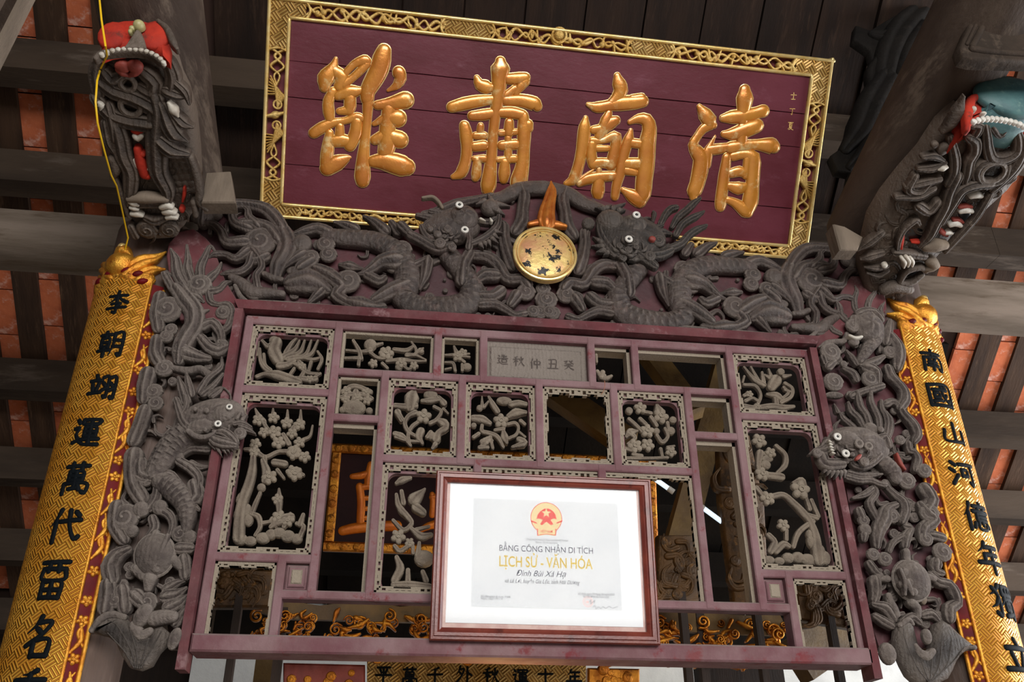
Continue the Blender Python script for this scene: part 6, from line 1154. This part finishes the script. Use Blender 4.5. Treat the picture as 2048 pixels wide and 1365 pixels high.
BP2 = Plane((0, EY + 4.0, 1.6), (1, 0, 0), (0, -1, 0))
t = thing('altar_text_board', 'gilded board with a row of black characters below the lattice sill', 'text board', tuple(P3(940, 1400, EY + 4.0)))
mb = MB(); mb.G(BP2, PX, '734 1322, 1172 1332, 1172 1440, 734 1430', off=0, th=.03); mb.build('board', 'giltweave', t, smooth=False)
for ch, x, y in (('平', 767, 1350), ('萬', 819, 1353), ('千', 870, 1353), ('外', 928, 1350), ('秋', 982, 1353), ('運', 1041, 1356), ('士', 1091, 1355), ('年', 1148, 1358)):
    u, v = BP2.uv(x, y); mb = MB(); glyph(mb, BP2, ch, u, v, .072, .072, r=6, off=0, hk=.4); mb.build('character', 'ink', t)
for g_, lab, nm, mat in (('566 1326, 730 1330, 730 1440, 566 1440', 'dull red carved altar panel left of the black-lettered gold board', 'altar_carving', 'dullred'), ('1176 1336, 1280 1338, 1280 1440, 1176 1440', 'gilded carved altar panel right of the black-lettered gold board', 'altar_carving', 'altargold')):
    mb = MB(); mb.G(BP2, PX, g_, off=0, th=.04, bev=.01); o = mb.build(nm, mat, base=tuple(P3(float(g_.split()[0]), 1440, EY + 4.0)), smooth=False); tag(o, lab, 'panel')
    mb = MB(); x0 = float(g_.split()[0])
    for k in range(10): mb.D(BP2, PX, f'{x0 + 8 + rn.random() * (145 if x0 < 900 else 90)} {1340 + rn.random() * 40} {rn.uniform(6, 12)}', 'curl', off=0)
    stuff(mb.build('panel_scrollwork', 'altargold', o))
mb = MB(); mb.box(*sorted((P3(1385, 1300, EY + 4.6)[0], P3(1545, 1300, EY + 4.6)[0])), EY + 4.5, EY + 4.62, 0, P3(1450, 1322, EY + 4.6)[2]); tag(mb.build('inner_post', 'darkwall', base=tuple(P3(1450, 1400, EY + 4.6) * [1, 1, 0]), smooth=False), 'square brown post in the inner hall below the right of the sill', 'post')
mb = MB(); mb.box(*sorted((P3(520, 1300, EY + 4.6)[0], P3(562, 1300, EY + 4.6)[0])), EY + 4.5, EY + 4.62, 0, P3(540, 1322, EY + 4.6)[2]); tag(mb.build('inner_post', 'ochre', base=tuple(P3(540, 1400, EY + 4.6) * [1, 1, 0]), smooth=False), 'narrow gilded post in the inner hall below the left of the sill', 'post')
IN = Plane((0, EY + 3.55, 1.6), (1, 0, 0), (0, -1, 0))
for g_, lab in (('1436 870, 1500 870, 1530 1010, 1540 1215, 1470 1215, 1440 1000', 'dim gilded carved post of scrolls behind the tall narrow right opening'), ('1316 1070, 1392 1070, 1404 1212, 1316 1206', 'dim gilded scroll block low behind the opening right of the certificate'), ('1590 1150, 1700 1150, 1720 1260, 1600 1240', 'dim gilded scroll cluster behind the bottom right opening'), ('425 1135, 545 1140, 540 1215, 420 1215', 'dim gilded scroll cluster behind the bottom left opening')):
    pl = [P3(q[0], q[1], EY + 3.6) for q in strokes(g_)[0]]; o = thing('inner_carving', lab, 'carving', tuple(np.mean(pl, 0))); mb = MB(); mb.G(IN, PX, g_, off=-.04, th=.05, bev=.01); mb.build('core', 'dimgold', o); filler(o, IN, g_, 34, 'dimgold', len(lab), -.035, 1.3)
    c_ = np.mean(pl, 0); lo = min(q[2] for q in pl); mb = MB(); mb.box(c_[0] - .014, c_[0] + .014, EY + 3.58, EY + 3.62, 0, lo + .05); mb.build('support_post', 'darkwall', o, smooth=False)
for A_, B_, ya, w_, lab in (((1285, 690), (1390, 830), 3.9, .10, 'lamp-lit slanting timber behind the upper right openings, nearest the tablet'), ((1462, 690), (1330, 1190), 3.95, .12, 'long lamp-lit slanting timber behind the tall right openings'), ((1040, 740), (1260, 890), 4.0, .12, 'lamp-lit slanting timber behind the empty square opening'), ((1740, 1225), (1590, 1325), 4.25, .2, 'short brown slanting board behind the bottom right opening')):
    a, b2 = P3(*A_, EY + ya), P3(*B_, EY + ya - .15); mb = MB(); mb.bar(a, b2, w_, .09, (0, -1, 0)); tag(mb.build('inner_timber', 'ochre', base=tuple(b2), smooth=False), lab, 'timber')
for A_, B_, lab in (((1408, 1018), (1446, 1046), 'lit lamp tube seen through the tall narrow right opening'), ((1312, 960), (1336, 977), 'lit lamp tube seen just right of the certificate')):
    a, b2 = P3(*A_, EY + 3.62), P3(*B_, EY + 3.62); o = thing('lamp_tube', lab, 'lamp', tuple((a + b2) / 2)); mb = MB(); mb.tube([a, (a + b2) / 2, b2], .011, 10); mb.build('tube', 'tube', o)
    d = (b2 - a) / np.linalg.norm(b2 - a); mb = MB(); mb.tube([b2, b2 + d * .01, b2 + d * .03], .013, 10); mb.tube([a - d * .03, a - d * .01, a], .013, 10); mb.build('end_cap', 'white', o)
